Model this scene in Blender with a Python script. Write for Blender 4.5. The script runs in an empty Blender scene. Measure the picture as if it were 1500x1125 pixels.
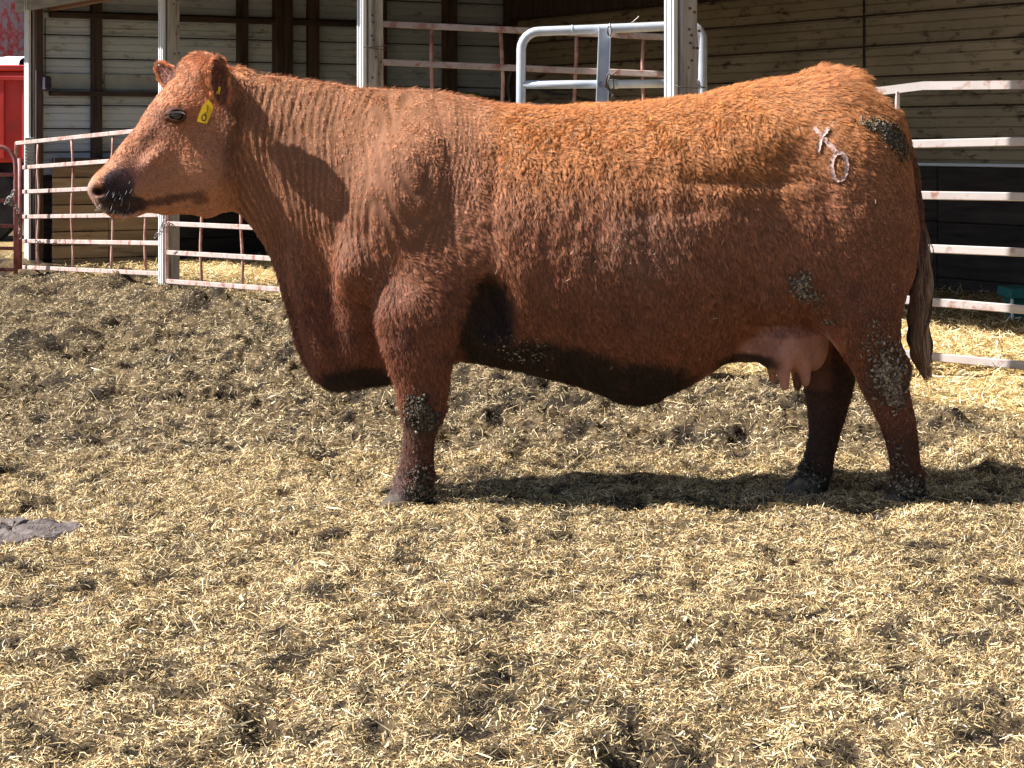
import bpy, bmesh, math, random
import numpy as np
from mathutils import Vector, Matrix
from mathutils.bvhtree import BVHTree
random.seed(7); rng = np.random.default_rng(11)
SC = bpy.context.scene; COL = SC.collection
# ---------------------------------------------------------------- camera, sky, sun
FPX, HZ, CAMH = 3000.0, 205.0, 1.25        # focal length and horizon in photo pixels (1500 x 1125), eye height in m
cd = bpy.data.cameras.new('camera'); cam = bpy.data.objects.new('camera', cd); COL.objects.link(cam)
cam.location = (0, 0, CAMH); cam.rotation_euler = (math.radians(90), 0, 0)
cd.sensor_width = 36; cd.lens = 36 * FPX / 1500; cd.shift_y = -(562.5 - HZ) / 1500
cd.clip_start = 0.1; cd.clip_end = 1500; SC.camera = cam
SUN_EL, SUN_AZ = math.radians(46), math.radians(4)     # azimuth: 0 = exactly from the left, positive = towards the camera
sdir = Vector((-math.cos(SUN_EL) * math.cos(SUN_AZ), -math.cos(SUN_EL) * math.sin(SUN_AZ), math.sin(SUN_EL)))
W = bpy.data.worlds.new('World'); SC.world = W; W.use_nodes = True
wn = W.node_tree; bg = wn.nodes['Background']
sky = wn.nodes.new('ShaderNodeTexSky'); sky.sky_type = 'NISHITA'; sky.sun_disc = False
sky.sun_elevation = SUN_EL; sky.sun_rotation = math.atan2(sdir.x, sdir.y)
wn.links.new(sky.outputs[0], bg.inputs[0]); bg.inputs[1].default_value = 0.055
sl = bpy.data.lights.new('sun', 'SUN'); sl.energy = 5.0; sl.angle = math.radians(0.5); sl.color = (1, 0.955, 0.89)
so = bpy.data.objects.new('sun', sl); COL.objects.link(so); so.location = sdir * 30
so.rotation_euler = sdir.to_track_quat('Z', 'Y').to_euler()
vs = SC.view_settings; vs.view_transform = 'Standard'; vs.look = 'None'; vs.exposure = 1.25; vs.gamma = 1; vs.use_curve_mapping = False

# ---------------------------------------------------------------- helpers
def P(x, y, D):   # photo pixel at depth D -> world point
    return Vector(((x - 750) / FPX * D, D, CAMH - (y - HZ) / FPX * D))
def G(x, y):      # photo pixel on the flat ground
    D = CAMH * FPX / (y - HZ); return ((x - 750) / FPX * D, D)
def hsh(i, j, k, s=0):
    n = (i * 374761393 + j * 668265263 + k * 2147483647 + s * 1274126177) & 0xffffffff
    n = ((n ^ (n >> 13)) * 1274126177) & 0xffffffff
    return ((n ^ (n >> 16)) & 0xffff) / 65535.0
def vnoise(p, s=0):   # value noise, p (N,3), result -1..1
    f = np.floor(p).astype(np.int64); t = p - f; t = t * t * (3 - 2 * t)
    i, j, k = f[:, 0], f[:, 1], f[:, 2]; r = 0
    for a in (0, 1):
        for b in (0, 1):
            for c in (0, 1):
                w = (t[:, 0] if a else 1 - t[:, 0]) * (t[:, 1] if b else 1 - t[:, 1]) * (t[:, 2] if c else 1 - t[:, 2])
                r = r + w * hsh(i + a, j + b, k + c, s)
    return r * 2 - 1
def fbm(p, o=4, s=0):
    r = 0; a = 1; t = 0
    for q in range(o):
        r = r + a * vnoise(p * (2 ** q) + q * 17.3, s + q); t += a; a *= .5
    return r / t
def sm(a, b, x):
    t = np.clip((x - a) / (b - a), 0, 1); return t * t * (3 - 2 * t)
def link(o, parent=None):
    COL.objects.link(o)
    if parent is not None:
        o.parent = parent; o.matrix_parent_inverse = parent.matrix_world.inverted()
    return o
def thing(name, label, cat, loc, rot=0, group=None):
    o = bpy.data.objects.new(name, None); COL.objects.link(o)
    o.location = loc; o.rotation_euler = (0, 0, rot); o.empty_display_size = .1
    o.matrix_world = Matrix.Translation(Vector(loc)) @ Matrix.Rotation(rot, 4, 'Z')
    o['label'] = label; o['category'] = cat
    if group: o['group'] = group
    return o
def tag(o, label, cat=None, group=None, kind=None):
    o['label'] = label
    if cat: o['category'] = cat
    if group: o['group'] = group
    if kind: o['kind'] = kind
    return o
def np_mesh(name, V, F, mat=None, smooth=False, col=None, parent=None):
    """V (n,3), F (m,k) all the same k"""
    V = np.asarray(V, np.float32); F = np.asarray(F, np.int32); k = F.shape[1]
    me = bpy.data.meshes.new(name); me.vertices.add(len(V)); me.vertices.foreach_set('co', V.ravel())
    me.loops.add(F.size); me.loops.foreach_set('vertex_index', F.ravel())
    me.polygons.add(len(F)); me.polygons.foreach_set('loop_start', np.arange(0, F.size, k, dtype=np.int32))
    me.polygons.foreach_set('loop_total', np.full(len(F), k, np.int32))
    if smooth: me.polygons.foreach_set('use_smooth', np.ones(len(F), bool))
    me.update(calc_edges=True)
    if col is not None:
        a = me.color_attributes.new('col', 'FLOAT_COLOR', 'POINT')
        c = np.ones((len(V), 4), np.float32); c[:, :3] = col; a.data.foreach_set('color', c.ravel())
    if mat: me.materials.append(mat)
    return link(bpy.data.objects.new(name, me), parent)
def bm_obj(name, bm, mat, parent=None, smooth=False, bevel=0):
    if bevel: bmesh.ops.bevel(bm, geom=bm.edges[:], offset=bevel, segments=1, affect='EDGES')
    me = bpy.data.meshes.new(name); bm.to_mesh(me); bm.free()
    if smooth:
        for p in me.polygons: p.use_smooth = True
    me.materials.append(mat)
    return link(bpy.data.objects.new(name, me), parent)
def bx(bm, lo, hi, M=None):
    r = bmesh.ops.create_cube(bm, size=1)
    c = [(a + b) / 2 for a, b in zip(lo, hi)]; s = [abs(b - a) for a, b in zip(lo, hi)]
    for v in r['verts']:
        v.co = Vector((v.co.x * s[0] + c[0], v.co.y * s[1] + c[1], v.co.z * s[2] + c[2]))
        if M is not None: v.co = M @ v.co
def local_box(name, lo, hi, mat, parent, bevel=.004):
    """box in the parent's own axes; its origin at its centre"""
    c = Vector([(a + b) / 2 for a, b in zip(lo, hi)])
    bm = bmesh.new(); bx(bm, [a - q for a, q in zip(lo, c)], [a - q for a, q in zip(hi, c)])
    if bevel: bmesh.ops.bevel(bm, geom=bm.edges[:], offset=bevel, segments=1, affect='EDGES')
    me = bpy.data.meshes.new(name); bm.to_mesh(me); bm.free(); me.materials.append(mat)
    o = bpy.data.objects.new(name, me); COL.objects.link(o); o.parent = parent; o.location = c
    return o
def bar(name, p0, p1, w, h, mat, parent, bevel=.004):
    """square bar from p0 to p1, h upright, w across"""
    p0, p1 = Vector(p0), Vector(p1); d = p1 - p0; L = d.length; x = d / L
    up = Vector((0, 0, 1)) if abs(x.z) < .8 else Vector((0, -1, 0))
    y = up.cross(x).normalized(); z = x.cross(y)
    bm = bmesh.new(); bx(bm, (-L / 2, -w / 2, -h / 2), (L / 2, w / 2, h / 2))
    if bevel: bmesh.ops.bevel(bm, geom=bm.edges[:], offset=bevel, segments=1, affect='EDGES')
    me = bpy.data.meshes.new(name); bm.to_mesh(me); bm.free(); me.materials.append(mat)
    o = bpy.data.objects.new(name, me); COL.objects.link(o)
    M = Matrix((x, y, z)).transposed().to_4x4(); M.translation = (p0 + p1) / 2
    if parent is not None:
        o.parent = parent; o.matrix_parent_inverse = parent.matrix_world.inverted()
    o.matrix_basis = M
    return o
def tube_geo(pts, r, n=10, flat=1.0, updir=None):
    pts = [Vector(p) for p in pts]; rs = r if hasattr(r, '__len__') else [r] * len(pts)
    V = []; F = []; prev = None
    for i, p in enumerate(pts):
        t = (pts[min(i + 1, len(pts) - 1)] - pts[max(i - 1, 0)]).normalized()
        if prev is None:
            a = Vector((0, 0, 1)) if abs(t.z) < .9 else Vector((0, 1, 0))
            if updir is not None: a = Vector(updir)
            u = a.cross(t).normalized()
        else:
            u = (prev - t * prev.dot(t)).normalized()
        prev = u; v = t.cross(u)
        for k in range(n):
            a = 2 * math.pi * k / n
            V.append(p + u * math.cos(a) * rs[i] + v * math.sin(a) * rs[i] * flat)
    for i in range(len(pts) - 1):
        for k in range(n):
            F.append((i * n + k, i * n + (k + 1) % n, (i + 1) * n + (k + 1) % n, (i + 1) * n + k))
    return V, F
def tube(name, pts, r, mat, parent=None, n=10, smooth=True, caps=True, flat=1.0):
    V, F = tube_geo(pts, r, n, flat); m = len(pts)
    if caps: F = F + [tuple(range(n))[::-1], tuple(range((m - 1) * n, m * n))]
    me = bpy.data.meshes.new(name); me.from_pydata([tuple(v) for v in V], [], F); me.materials.append(mat)
    if smooth:
        for p in me.polygons: p.use_smooth = len(p.vertices) == 4
    return link(bpy.data.objects.new(name, me), parent)
def tubes(name, lines, r, mat, parent=None, n=6):
    V = []; F = []
    for pts in lines:
        v, f = tube_geo(pts, r, n); b = len(V); V += [tuple(q) for q in v]; F += [tuple(i + b for i in q) for q in f]
    o = np_mesh(name, V, F, mat, True, None, parent)
    if len(lines) > 1 and name != 'eyelashes': o['kind'] = 'stuff'
    return o

# ---------------------------------------------------------------- materials
def nt(name):
    m = bpy.data.materials.new(name); m.use_nodes = True; t = m.node_tree
    return m, t, t.nodes['Principled BSDF']
def mat(name, c1, c2, scale=8, stretch=(1, 1, 1), rough=.8, c3=None, t3=.62, scale3=3, bump=.3, bscale=30, metal=0, rnd=.0, det=6, bdist=.004, spec=.3):
    """colour wanders between c1 and c2 (object space noise), c3 = patches of dirt or rust"""
    m, t, b = nt(name); N = t.nodes; L = t.links
    tc = N.new('ShaderNodeTexCoord'); mp = N.new('ShaderNodeMapping'); mp.inputs['Scale'].default_value = stretch
    oi = N.new('ShaderNodeObjectInfo'); mm = N.new('ShaderNodeMath'); mm.operation = 'MULTIPLY'; mm.inputs[1].default_value = 37.0
    L.new(oi.outputs['Random'], mm.inputs[0]); L.new(tc.outputs['Object'], mp.inputs[0])
    def noise(sc, d=det, rg=.55):
        n = N.new('ShaderNodeTexNoise'); n.noise_dimensions = '4D'; n.inputs['Scale'].default_value = sc; n.inputs['Detail'].default_value = d
        n.inputs['Roughness'].default_value = rg
        L.new(mp.outputs[0], n.inputs['Vector']); L.new(mm.outputs[0], n.inputs['W']); return n
    n1 = noise(scale); cr = N.new('ShaderNodeValToRGB'); e = cr.color_ramp.elements
    e[0].position = .33; e[1].position = .67; e[0].color = (*c1, 1); e[1].color = (*c2, 1)
    L.new(n1.outputs[0], cr.inputs[0]); out = cr.outputs[0]
    if c3:
        n3 = noise(scale3, 8, .65); r3 = N.new('ShaderNodeValToRGB'); r3.color_ramp.elements[0].position = t3 - .06; r3.color_ramp.elements[1].position = t3 + .06
        mx = N.new('ShaderNodeMixRGB'); mx.inputs[2].default_value = (*c3, 1)
        L.new(n3.outputs[0], r3.inputs[0]); L.new(r3.outputs[0], mx.inputs[0]); L.new(out, mx.inputs[1]); out = mx.outputs[0]
    if rnd:
        mr = N.new('ShaderNodeMapRange'); mr.inputs['To Min'].default_value = 1 - rnd; mr.inputs['To Max'].default_value = 1 + rnd
        hs = N.new('ShaderNodeHueSaturation'); L.new(oi.outputs['Random'], mr.inputs[0]); L.new(mr.outputs[0], hs.inputs['Value']); L.new(out, hs.inputs['Color']); out = hs.outputs[0]
    L.new(out, b.inputs['Base Color']); b.inputs['Roughness'].default_value = rough; b.inputs['Metallic'].default_value = metal
    b.inputs['Specular IOR Level'].default_value = spec
    if bump:
        nb = noise(bscale, 4, .6); bp = N.new('ShaderNodeBump'); bp.inputs['Strength'].default_value = bump; bp.inputs['Distance'].default_value = bdist
        L.new(nb.outputs[0], bp.inputs['Height']); L.new(bp.outputs[0], b.inputs['Normal'])
    return m
def attr_mat(name, rough=.8, var=.25, vscale=60, bump=.4, spec=.2, trans=0, bscale=80, bdist=.004, sheen=0):
    m, t, b = nt(name); N = t.nodes; L = t.links
    at = N.new('ShaderNodeAttribute'); at.attribute_name = 'col'
    tc = N.new('ShaderNodeTexCoord'); n = N.new('ShaderNodeTexNoise'); n.inputs['Scale'].default_value = vscale; n.inputs['Detail'].default_value = 5
    L.new(tc.outputs['Object'], n.inputs['Vector'])
    mr = N.new('ShaderNodeMapRange'); mr.inputs['From Min'].default_value = .3; mr.inputs['From Max'].default_value = .7
    mr.inputs['To Min'].default_value = 1 - var; mr.inputs['To Max'].default_value = 1 + var
    hs = N.new('ShaderNodeHueSaturation'); L.new(n.outputs[0], mr.inputs[0]); L.new(mr.outputs[0], hs.inputs['Value']); L.new(at.outputs['Color'], hs.inputs['Color'])
    L.new(hs.outputs[0], b.inputs['Base Color']); b.inputs['Roughness'].default_value = rough; b.inputs['Specular IOR Level'].default_value = spec
    if bump:
        nb = N.new('ShaderNodeTexNoise'); nb.inputs['Scale'].default_value = bscale; nb.inputs['Detail'].default_value = 5; L.new(tc.outputs['Object'], nb.inputs['Vector'])
        bp = N.new('ShaderNodeBump'); bp.inputs['Strength'].default_value = bump; bp.inputs['Distance'].default_value = bdist
        L.new(nb.outputs[0], bp.inputs['Height']); L.new(bp.outputs[0], b.inputs['Normal'])
    return m
M = {}
M['post'] = mat('weathered_post_wood', (.34, .32, .295), (.54, .51, .47), 5, (9, 9, .8), .85, (.18, .16, .14), .6, 1.6, .6, 14)
M['postdark'] = mat('dark_post_wood', (.26, .21, .175), (.42, .35, .28), 5, (9, 9, .8), .9, (.07, .055, .05), .55, 2, .6, 14)
M['trim'] = mat('white_steel_trim', (.74, .75, .76), (.84, .84, .83), 5, (1, 1, 1), .45, (.45, .43, .40), .68, 9, .1, 20)
M['stud'] = mat('dark_stud_wood', (.05, .035, .035), (.12, .085, .075), 4, (8, 8, .8), .9, None, bump=.5, bscale=14, rnd=.2)
M['girt'] = mat('dark_girt_wood', (.045, .033, .033), (.11, .08, .07), 4, (8, .8, 8), .9, None, bump=.5, bscale=14, rnd=.2)
M['siding'] = mat('pale_steel_siding', (.58, .68, .82), (.72, .80, .90), 1.2, (1, 1, 3), .6, (.30, .27, .22), .62, 5, .1, 20, rnd=.07)
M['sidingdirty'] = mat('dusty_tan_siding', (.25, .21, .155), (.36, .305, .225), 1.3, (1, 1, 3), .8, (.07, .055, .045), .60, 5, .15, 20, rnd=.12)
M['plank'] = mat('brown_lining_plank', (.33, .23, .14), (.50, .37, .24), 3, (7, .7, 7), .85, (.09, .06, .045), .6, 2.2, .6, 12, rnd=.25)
M['plankdark'] = mat('shade_dark_plank', (.018, .016, .017), (.05, .042, .04), 3, (.7, .7, 7), .9, (.09, .075, .06), .68, 2.2, .6, 12, rnd=.3)  # near-black lining: shade inside the shed painted into the board colour
M['header'] = mat('grey_header_board', (.26, .24, .23), (.42, .40, .37), 4, (.6, 7, 7), .85, (.15, .12, .11), .6, 2.2, .5, 12)
M['headin'] = mat('brown_header_edge', (.26, .15, .10), (.40, .25, .18), 4, (.6, 7, 7), .85)
M['roof'] = mat('roof_steel', (.38, .38, .39), (.48, .48, .48), 2, (1, 1, 1), .5)
M['rail'] = mat('faded_red_rail_paint', (.42, .37, .36), (.54, .49, .48), 6, (1, 1, 1), .65, (.30, .14, .10), .60, 12, .2, 60, bdist=.002)
M['rail2'] = mat('dusty_red_rail_paint', (.34, .27, .25), (.48, .40, .38), 6, (1, 1, 1), .7, (.26, .10, .07), .56, 12, .2, 60, bdist=.002)
M['stay'] = mat('rusty_stay_paint', (.36, .17, .13), (.58, .38, .34), 10, (1, 1, 1), .65, (.22, .07, .045), .6, 9, .2, 60)
M['darkred'] = mat('dark_red_gate_paint', (.20, .05, .05), (.42, .18, .17), 8, (1, 1, 1), .5, (.12, .035, .03), .6, 9, .2, 60)
M['galv'] = mat('galvanised_steel', (.42, .47, .54), (.66, .70, .76), 9, (1, 1, 1), .42, (.80, .82, .85), .66, 14, .15, 40, metal=.35, bdist=.002, spec=.5)
M['wire'] = mat('rusty_wire', (.08, .06, .055), (.18, .14, .12), 30, rough=.6, metal=.4, bump=0)
M['chain'] = mat('steel_chain', (.14, .12, .12), (.34, .32, .31), 30, rough=.5, metal=.6, bump=0)
M['redsteel'] = mat('red_trailer_steel', (.50, .035, .03), (.62, .06, .05), 3, rough=.45, c3=(.38, .05, .04), t3=.62, scale3=4, bump=.05)
M['redbarn'] = mat('peeling_red_barn_board', (.44, .05, .05), (.55, .08, .075), 3, (5, 5, .6), .85, (.36, .27, .26), .50, 1.8, .4, 14, rnd=.1)
M['tarp'] = mat('white_tarp', (.74, .76, .80), (.84, .85, .86), 4, rough=.6, bump=.6, bscale=6, bdist=.02)
M['black'] = mat('black_rubber', (.015, .015, .017), (.04, .038, .038), 8, rough=.7)
M['undercarriage'] = mat('dark_undercarriage', (.02, .017, .03), (.06, .045, .07), 5, rough=.7)
M['teal'] = mat('teal_feeder_plastic', (.012, .10, .11), (.02, .16, .165), 6, rough=.6, bump=.1)
M['green'] = mat('green_tank_plastic', (.03, .13, .03), (.06, .22, .05), 6, rough=.5, bump=.1)
M['palewood'] = mat('bleached_pole_wood', (.50, .42, .33), (.68, .60, .50), 5, (.8, 9, 9), .8, (.3, .24, .18), .62, 3, .4, 20)
M['corr'] = mat('corrugated_patch', (.40, .45, .46), (.58, .62, .62), 6, rough=.5, c3=(.28, .2, .16), t3=.64, scale3=8, bump=0)
M['ground'] = attr_mat('manure_and_straw_ground', .95, .5, 45, .9, .1, bscale=55, bdist=.012)
M['chip'] = attr_mat('chopped_straw_bits', .75, .22, 35, 0, .25)
M['crust'] = attr_mat('dried_dung', .85, .4, 90, .6, .3)
M['hoof'] = mat('hoof_horn', (.035, .028, .024), (.09, .07, .055), 14, rough=.7, c3=(.16, .13, .09), t3=.6, scale3=30)
M['eye'], _t, _b = nt('eyeball'); _b.inputs['Base Color'].default_value = (.008, .005, .004, 1); _b.inputs['Roughness'].default_value = .06; _b.inputs['Coat Weight'].default_value = 1
M['lid'] = mat('eyelid_skin', (.06, .026, .02), (.13, .06, .045), 40, rough=.75, spec=.1)
M['tag'] = mat('yellow_ear_tag', (.85, .50, .01), (.88, .55, .02), 10, rough=.4, bump=0)
M['ink'] = mat('black_ink', (.03, .025, .02), (.05, .04, .03), 10, rough=.7, bump=0)
M['brand'] = mat('scarred_pink_hide', (.50, .30, .26), (.66, .48, .43), 60, rough=.8, c3=(.13, .06, .045), t3=.57, scale3=70, bump=.6, bscale=120)
# ---------------------------------------------------------------- shed axes
C0 = (-4.39, 18.7); UX, UY = .504, -.864; NX, NY = .864, .504; WID = 5.08
RZ = math.atan2(UY, UX)
def inward(x, y): return (x - C0[0]) * NX + (y - C0[1]) * NY
def along(x, y): return (x - C0[0]) * UX + (y - C0[1]) * UY
def SW(s, n, z): return Vector((C0[0] + s * UX + n * NX, C0[1] + s * UY + n * NY, z))
# ---------------------------------------------------------------- the ground
pits = [(355, 612, .055, .07), (925, 690, .07, .07), (868, 668, .05, .05), (1005, 655, .09, .06), (1075, 668, .06, .05), (830, 690, .05, .05),
        (108, 1106, .045, .075), (146, 1100, .035, .07), (433, 957, .03, .045), (485, 1005, .035, .05), (954, 1006, .025, .05), (925, 1108, .06, .085), (985, 1118, .07, .09), (1030, 1095, .03, .04),
        (1355, 830, .04, .05), (1168, 880, .035, .035), (1130, 955, .035, .04), (1200, 935, .04, .04), (1440, 1085, .05, .07), (1490, 1062, .05, .08),
        (720, 1040, .06, .03), (130, 832, .03, .04), (480, 675, .06, .04), (300, 650, .05, .03), (690, 1085, .05, .03), (1420, 745, .06, .03), (610, 830, .03, .03), (230, 1000, .04, .03), (900, 850, .03, .03), (1290, 1010, .04, .03),
        (1330, 700, .05, .02), (1180, 620, .07, .05), (760, 610, .06, .05), (690, 640, .05, .05), (60, 570, .1, .06), (185, 545, .1, .06)]
clods = [(300, 462, .16, .13), (185, 432, .22, .12), (30, 440, .2, .10), (20, 520, .2, .10), (440, 535, .15, .09), (400, 480, .13, .07), (110, 500, .18, .07), (230, 500, .2, .07), (520, 610, .09, .05), (150, 560, .12, .06), (430, 560, .1, .06),
         (1020, 640, .10, .06), (900, 655, .10, .06), (1385, 660, .10, .06), (960, 600, .12, .05), (1120, 600, .1, .05), (840, 640, .1, .05), (260, 545, .1, .05), (355, 530, .12, .06)]
def height(x, y):
    p = np.stack([x, y, np.zeros_like(x)], 1); p0 = p
    n_ = inward(x, y); rough_zone = (.22 + .78 * sm(6.9, 10.5, y + .9 * fbm(p0 * .9, 2, 90))) * sm(.5, -.3, n_)
    h = .010 * fbm(p * 9, 3, 1) + .012 * fbm(p * 2.3, 3, 5)
    rid = 1 - np.abs(fbm(p * 4.2, 4, 9)) * 2
    h += (.024 + .07 * rough_zone) * (rid - .5) * .8
    h += rough_zone * .10 * np.maximum(fbm(p * 2.2, 3, 21), -.2)
    h += .010 * np.maximum(fbm(p * 26, 2, 31), -.3) * (1 + rough_zone)
    h += .10 * sm(-1.0, .1, n_) * sm(7.0, 8.5, y)                    # bedding heaped in and before the shed
    h -= .022 * sm(.30, .55, fbm(p * 7.5, 3, 71)) * (1 + rough_zone)                            # hoof-sized hollows
    h += .006 * (1 - 2 * np.abs(fbm(p * 19, 2, 81))) * (1 + 1.2 * rough_zone)
    near = np.exp(-(((x - .25) / 1.1) ** 2 + ((y - 7.15) / .5) ** 2))
    h = h * (1 - .55 * near)
    for (px, py, r, a) in pits:
        cx, cy = G(px, py); h -= a * np.exp(-(((x - cx) / r) ** 2 + ((y - cy) / (r * 1.3)) ** 2))
    for (px, py, r, a) in clods:
        cx, cy = G(px, py); w = np.exp(-(((x - cx) / r) ** 2 + ((y - cy) / (r * 1.1)) ** 2) ** 1.3)
        h += a * w * (.75 + .5 * vnoise(p * 14, 3))
    return h
def darkness(x, y, h):
    """0 dry chopped straw, 1 bare damp dung"""
    p = np.stack([x, y, np.zeros_like(x)], 1); n_ = inward(x, y)
    rz = sm(6.9, 10.5, y + .9 * fbm(p * .9, 2, 90)) * sm(.5, -.3, n_)
    d = sm(.15, .5, fbm(p * 3.1, 4, 41) + .14 * rz) * .30 + .8 * sm(.30, .55, fbm(p * 7.5, 3, 71)) + sm(.16, .42, fbm(p * 12, 3, 47) + .10 * rz) * .85 + .5 * sm(.2, .5, fbm(p * 27, 2, 49) + .1 * rz)
    for (px, py, r, a) in pits:
        cx, cy = G(px, py); d += 1.1 * np.exp(-(((x - cx) / (r * 1.1)) ** 2 + ((y - cy) / (r * 1.4)) ** 2))
    for (px, py, r, a) in clods:
        cx, cy = G(px, py); d += .45 * np.exp(-(((x - cx) / r) ** 2 + ((y - cy) / (r * 1.1)) ** 2))
    cx, cy = G(30, 780); d += .0 * cx
    return np.clip(d * sm(1.2, .3, n_) + sm(2.9, 3.6, n_) * .75, 0, 1)  # last term paints the shed's inner shade into the floor colour
def strawzone(x, y):
    p = np.stack([x, y, np.zeros_like(x)], 1)
    return sm(.0, .6, inward(x, y) + .5 * fbm(p * 1.3, 3, 61))
def build_ground():
    xs = np.concatenate([[-700, -300, -120, -60, -30, -16, -10, -7], np.arange(-5.4, -2.6, .05), np.arange(-2.6, 2.6, .0125), np.arange(2.6, 4.6, .05), [5, 6, 8, 12, 20, 40, 90, 250, 700]])
    ys = [3.3]
    while ys[-1] < 24: ys.append(ys[-1] + max(.011, .0017 * ys[-1] * (1 + max(0, ys[-1] - 9) * .12)))
    ys = np.concatenate([[-700, -200, -60, -20, -5, 0, 2.2], np.array(ys), [26, 30, 40, 60, 120, 300, 1200]])
    X, Y = np.meshgrid(xs, ys); sh = X.shape; x, y = X.ravel(), Y.ravel()
    w = sm(3.0, 3.4, y) * sm(28, 22, y) * sm(8, 5, np.abs(x))
    h = height(x, y) * w; d = darkness(x, y, h); z_ = strawzone(x, y) * w
    c = (1 - d)[:, None] * np.array([.14, .10, .055]) + d[:, None] * np.array([.028, .021, .015])
    c = c * (1 - z_ * .8)[:, None] + (z_ * .8)[:, None] * (np.array([.42, .30, .13]) * (1 - .8 * d[:, None]))
    V = np.stack([x, y, h], 1); i = np.arange(len(x)).reshape(sh)
    F = np.stack([i[:-1, :-1].ravel(), i[:-1, 1:].ravel(), i[1:, 1:].ravel(), i[1:, :-1].ravel()], 1)
    o = np_mesh('ground', V, F, M['ground'], True, c); o['kind'] = 'structure'; o['label'] = 'trampled yard of dung and chopped straw'
build_ground()

def chips(name, label, N, region, lmin, lmax, wmin, wmax, pal, lift, tilt, keep, seed, bow=.12):
    """flat bowed shards lying every which way; region = (y0, y1, halfwidth slope)"""
    r = np.random.default_rng(seed); y0, y1 = region
    y = np.sqrt(r.random(N) * (y1 * y1 - y0 * y0) + y0 * y0); x = (r.random(N) * 2 - 1) * (.30 * y + .2)
    e = .012
    h = height(x, y); k = keep(x, y, h, r); x, y, h = x[k], y[k], h[k]; N = len(x)
    hx = (height(x + e, y) - h) / e; hy = (height(x, y + e) - h) / e
    nrm = np.stack([-hx, -hy, np.ones(N)], 1); nrm /= np.linalg.norm(nrm, axis=1)[:, None]
    a = r.random(N) * 2 * np.pi; d = np.stack([np.cos(a), np.sin(a), np.zeros(N)], 1)
    d -= nrm * (d * nrm).sum(1)[:, None]; d += nrm * (r.normal(0, tilt, N))[:, None]; d /= np.linalg.norm(d, axis=1)[:, None]
    s = np.cross(nrm, d); s += nrm * r.normal(0, .5, N)[:, None]; s /= np.linalg.norm(s, axis=1)[:, None]
    L = (lmin + (lmax - lmin) * r.random(N) ** 2.2); w = wmin + (wmax - wmin) * r.random(N) ** 1.5
    up = np.cross(d, s); up *= np.sign(up[:, 2])[:, None]
    c = np.stack([x, y, h + lift * r.random(N) + .002], 1)
    b = L * bow * r.normal(0, 1, N); tw = r.normal(0, .3, N)
    V = np.empty((N, 6, 3), np.float32)
    for q, (t, g) in enumerate(((-.5, .7), (0, 1), (.5, .55))):
        cc = c + d * (L * t)[:, None] + up * (b * (0 if t else 1))[:, None] + s * (L * tw * (t * t) * .8)[:, None]
        V[:, q * 2] = cc - s * (w * g / 2)[:, None]; V[:, q * 2 + 1] = cc + s * (w * g / 2)[:, None]
    i = (np.arange(N) * 6)[:, None]
    F = np.concatenate([i + np.array([[0, 1, 3, 2]]), i + np.array([[2, 3, 5, 4]])], 0)
    pal = np.array(pal); wgt = pal[:, 3] / pal[:, 3].sum()
    dk = darkness(x, y, h)
    pc = pal[r.choice(len(pal), N, p=wgt), :3] * (.75 + .5 * r.random(N))[:, None]
    pc = pc * (1 - (.50 if y0 > 7.9 else .66) * np.clip(dk, 0, 1) * (r.random(N) < .8))[:, None]
    o = np_mesh(name, V.reshape(-1, 3), F, M['chip'], False, np.repeat(pc, 6, 0))
    tag(o, label, kind='stuff'); return o
PALM = [(.78, .60, .31, 4.5), (.66, .48, .23, 4), (.47, .34, .17, 3.5), (.86, .73, .46, 3), (.24, .17, .09, 3), (.06, .042, .026, 4), (.52, .32, .13, 1.3), (.84, .78, .66, .5)]
PALD = [(.72, .58, .34, 4), (.56, .44, .25, 4), (.34, .26, .15, 3), (.80, .68, .46, 2.4), (.15, .115, .075, 4), (.06, .045, .032, 4), (.42, .27, .12, 1)]
PALS = [(.80, .62, .30, 5), (.86, .74, .48, 4), (.66, .47, .20, 4), (.46, .31, .13, 2), (.9, .84, .68, 1.5)]
def keep_m(x, y, h, r): return (r.random(len(x)) > .62 * darkness(x, y, h) * np.where(y > 8, .45, 1)) & (r.random(len(x)) > strawzone(x, y) * .9)
def keep_s(x, y, h, r):
    return (r.random(len(x)) < strawzone(x, y)) & (inward(x, y) < WID) & (r.random(len(x)) > .55 * darkness(x, y, h))
chips('chopped_straw', 'short chopped straw trodden into the dung of the yard', 480000, (3.5, 8.0), .006, .036, .0011, .0032, PALM, .013, .38, keep_m, 1)
chips('chopped_straw', 'chopped straw trodden into the rough dung behind the cow', 570000, (8.0, 17.5), .007, .042, .0016, .0046, PALD, .018, .45, keep_m, 2)
chips('wood_shaving', 'larger pale shavings and stalk pieces scattered over the yard', 1500, (3.6, 11), .03, .085, .003, .010, [(.70, .57, .36, 3), (.74, .66, .50, 2), (.42, .29, .15, 2)], .014, .2, keep_m, 3, .05)
chips('bedding_straw', 'loose yellow bedding straw spread in and before the shed', 150000, (7.6, 20), .03, .11, .003, .006, PALS, .04, .4, keep_s, 4, .08)
chips('long_straw', 'long bent straw stems lying over the trodden yard', 9000, (3.5, 12), .05, .15, .0016, .0032, [(.72, .58, .33, 3), (.60, .44, .22, 3), (.36, .26, .15, 2)], .016, .12, keep_m, 6, .10)
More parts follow.
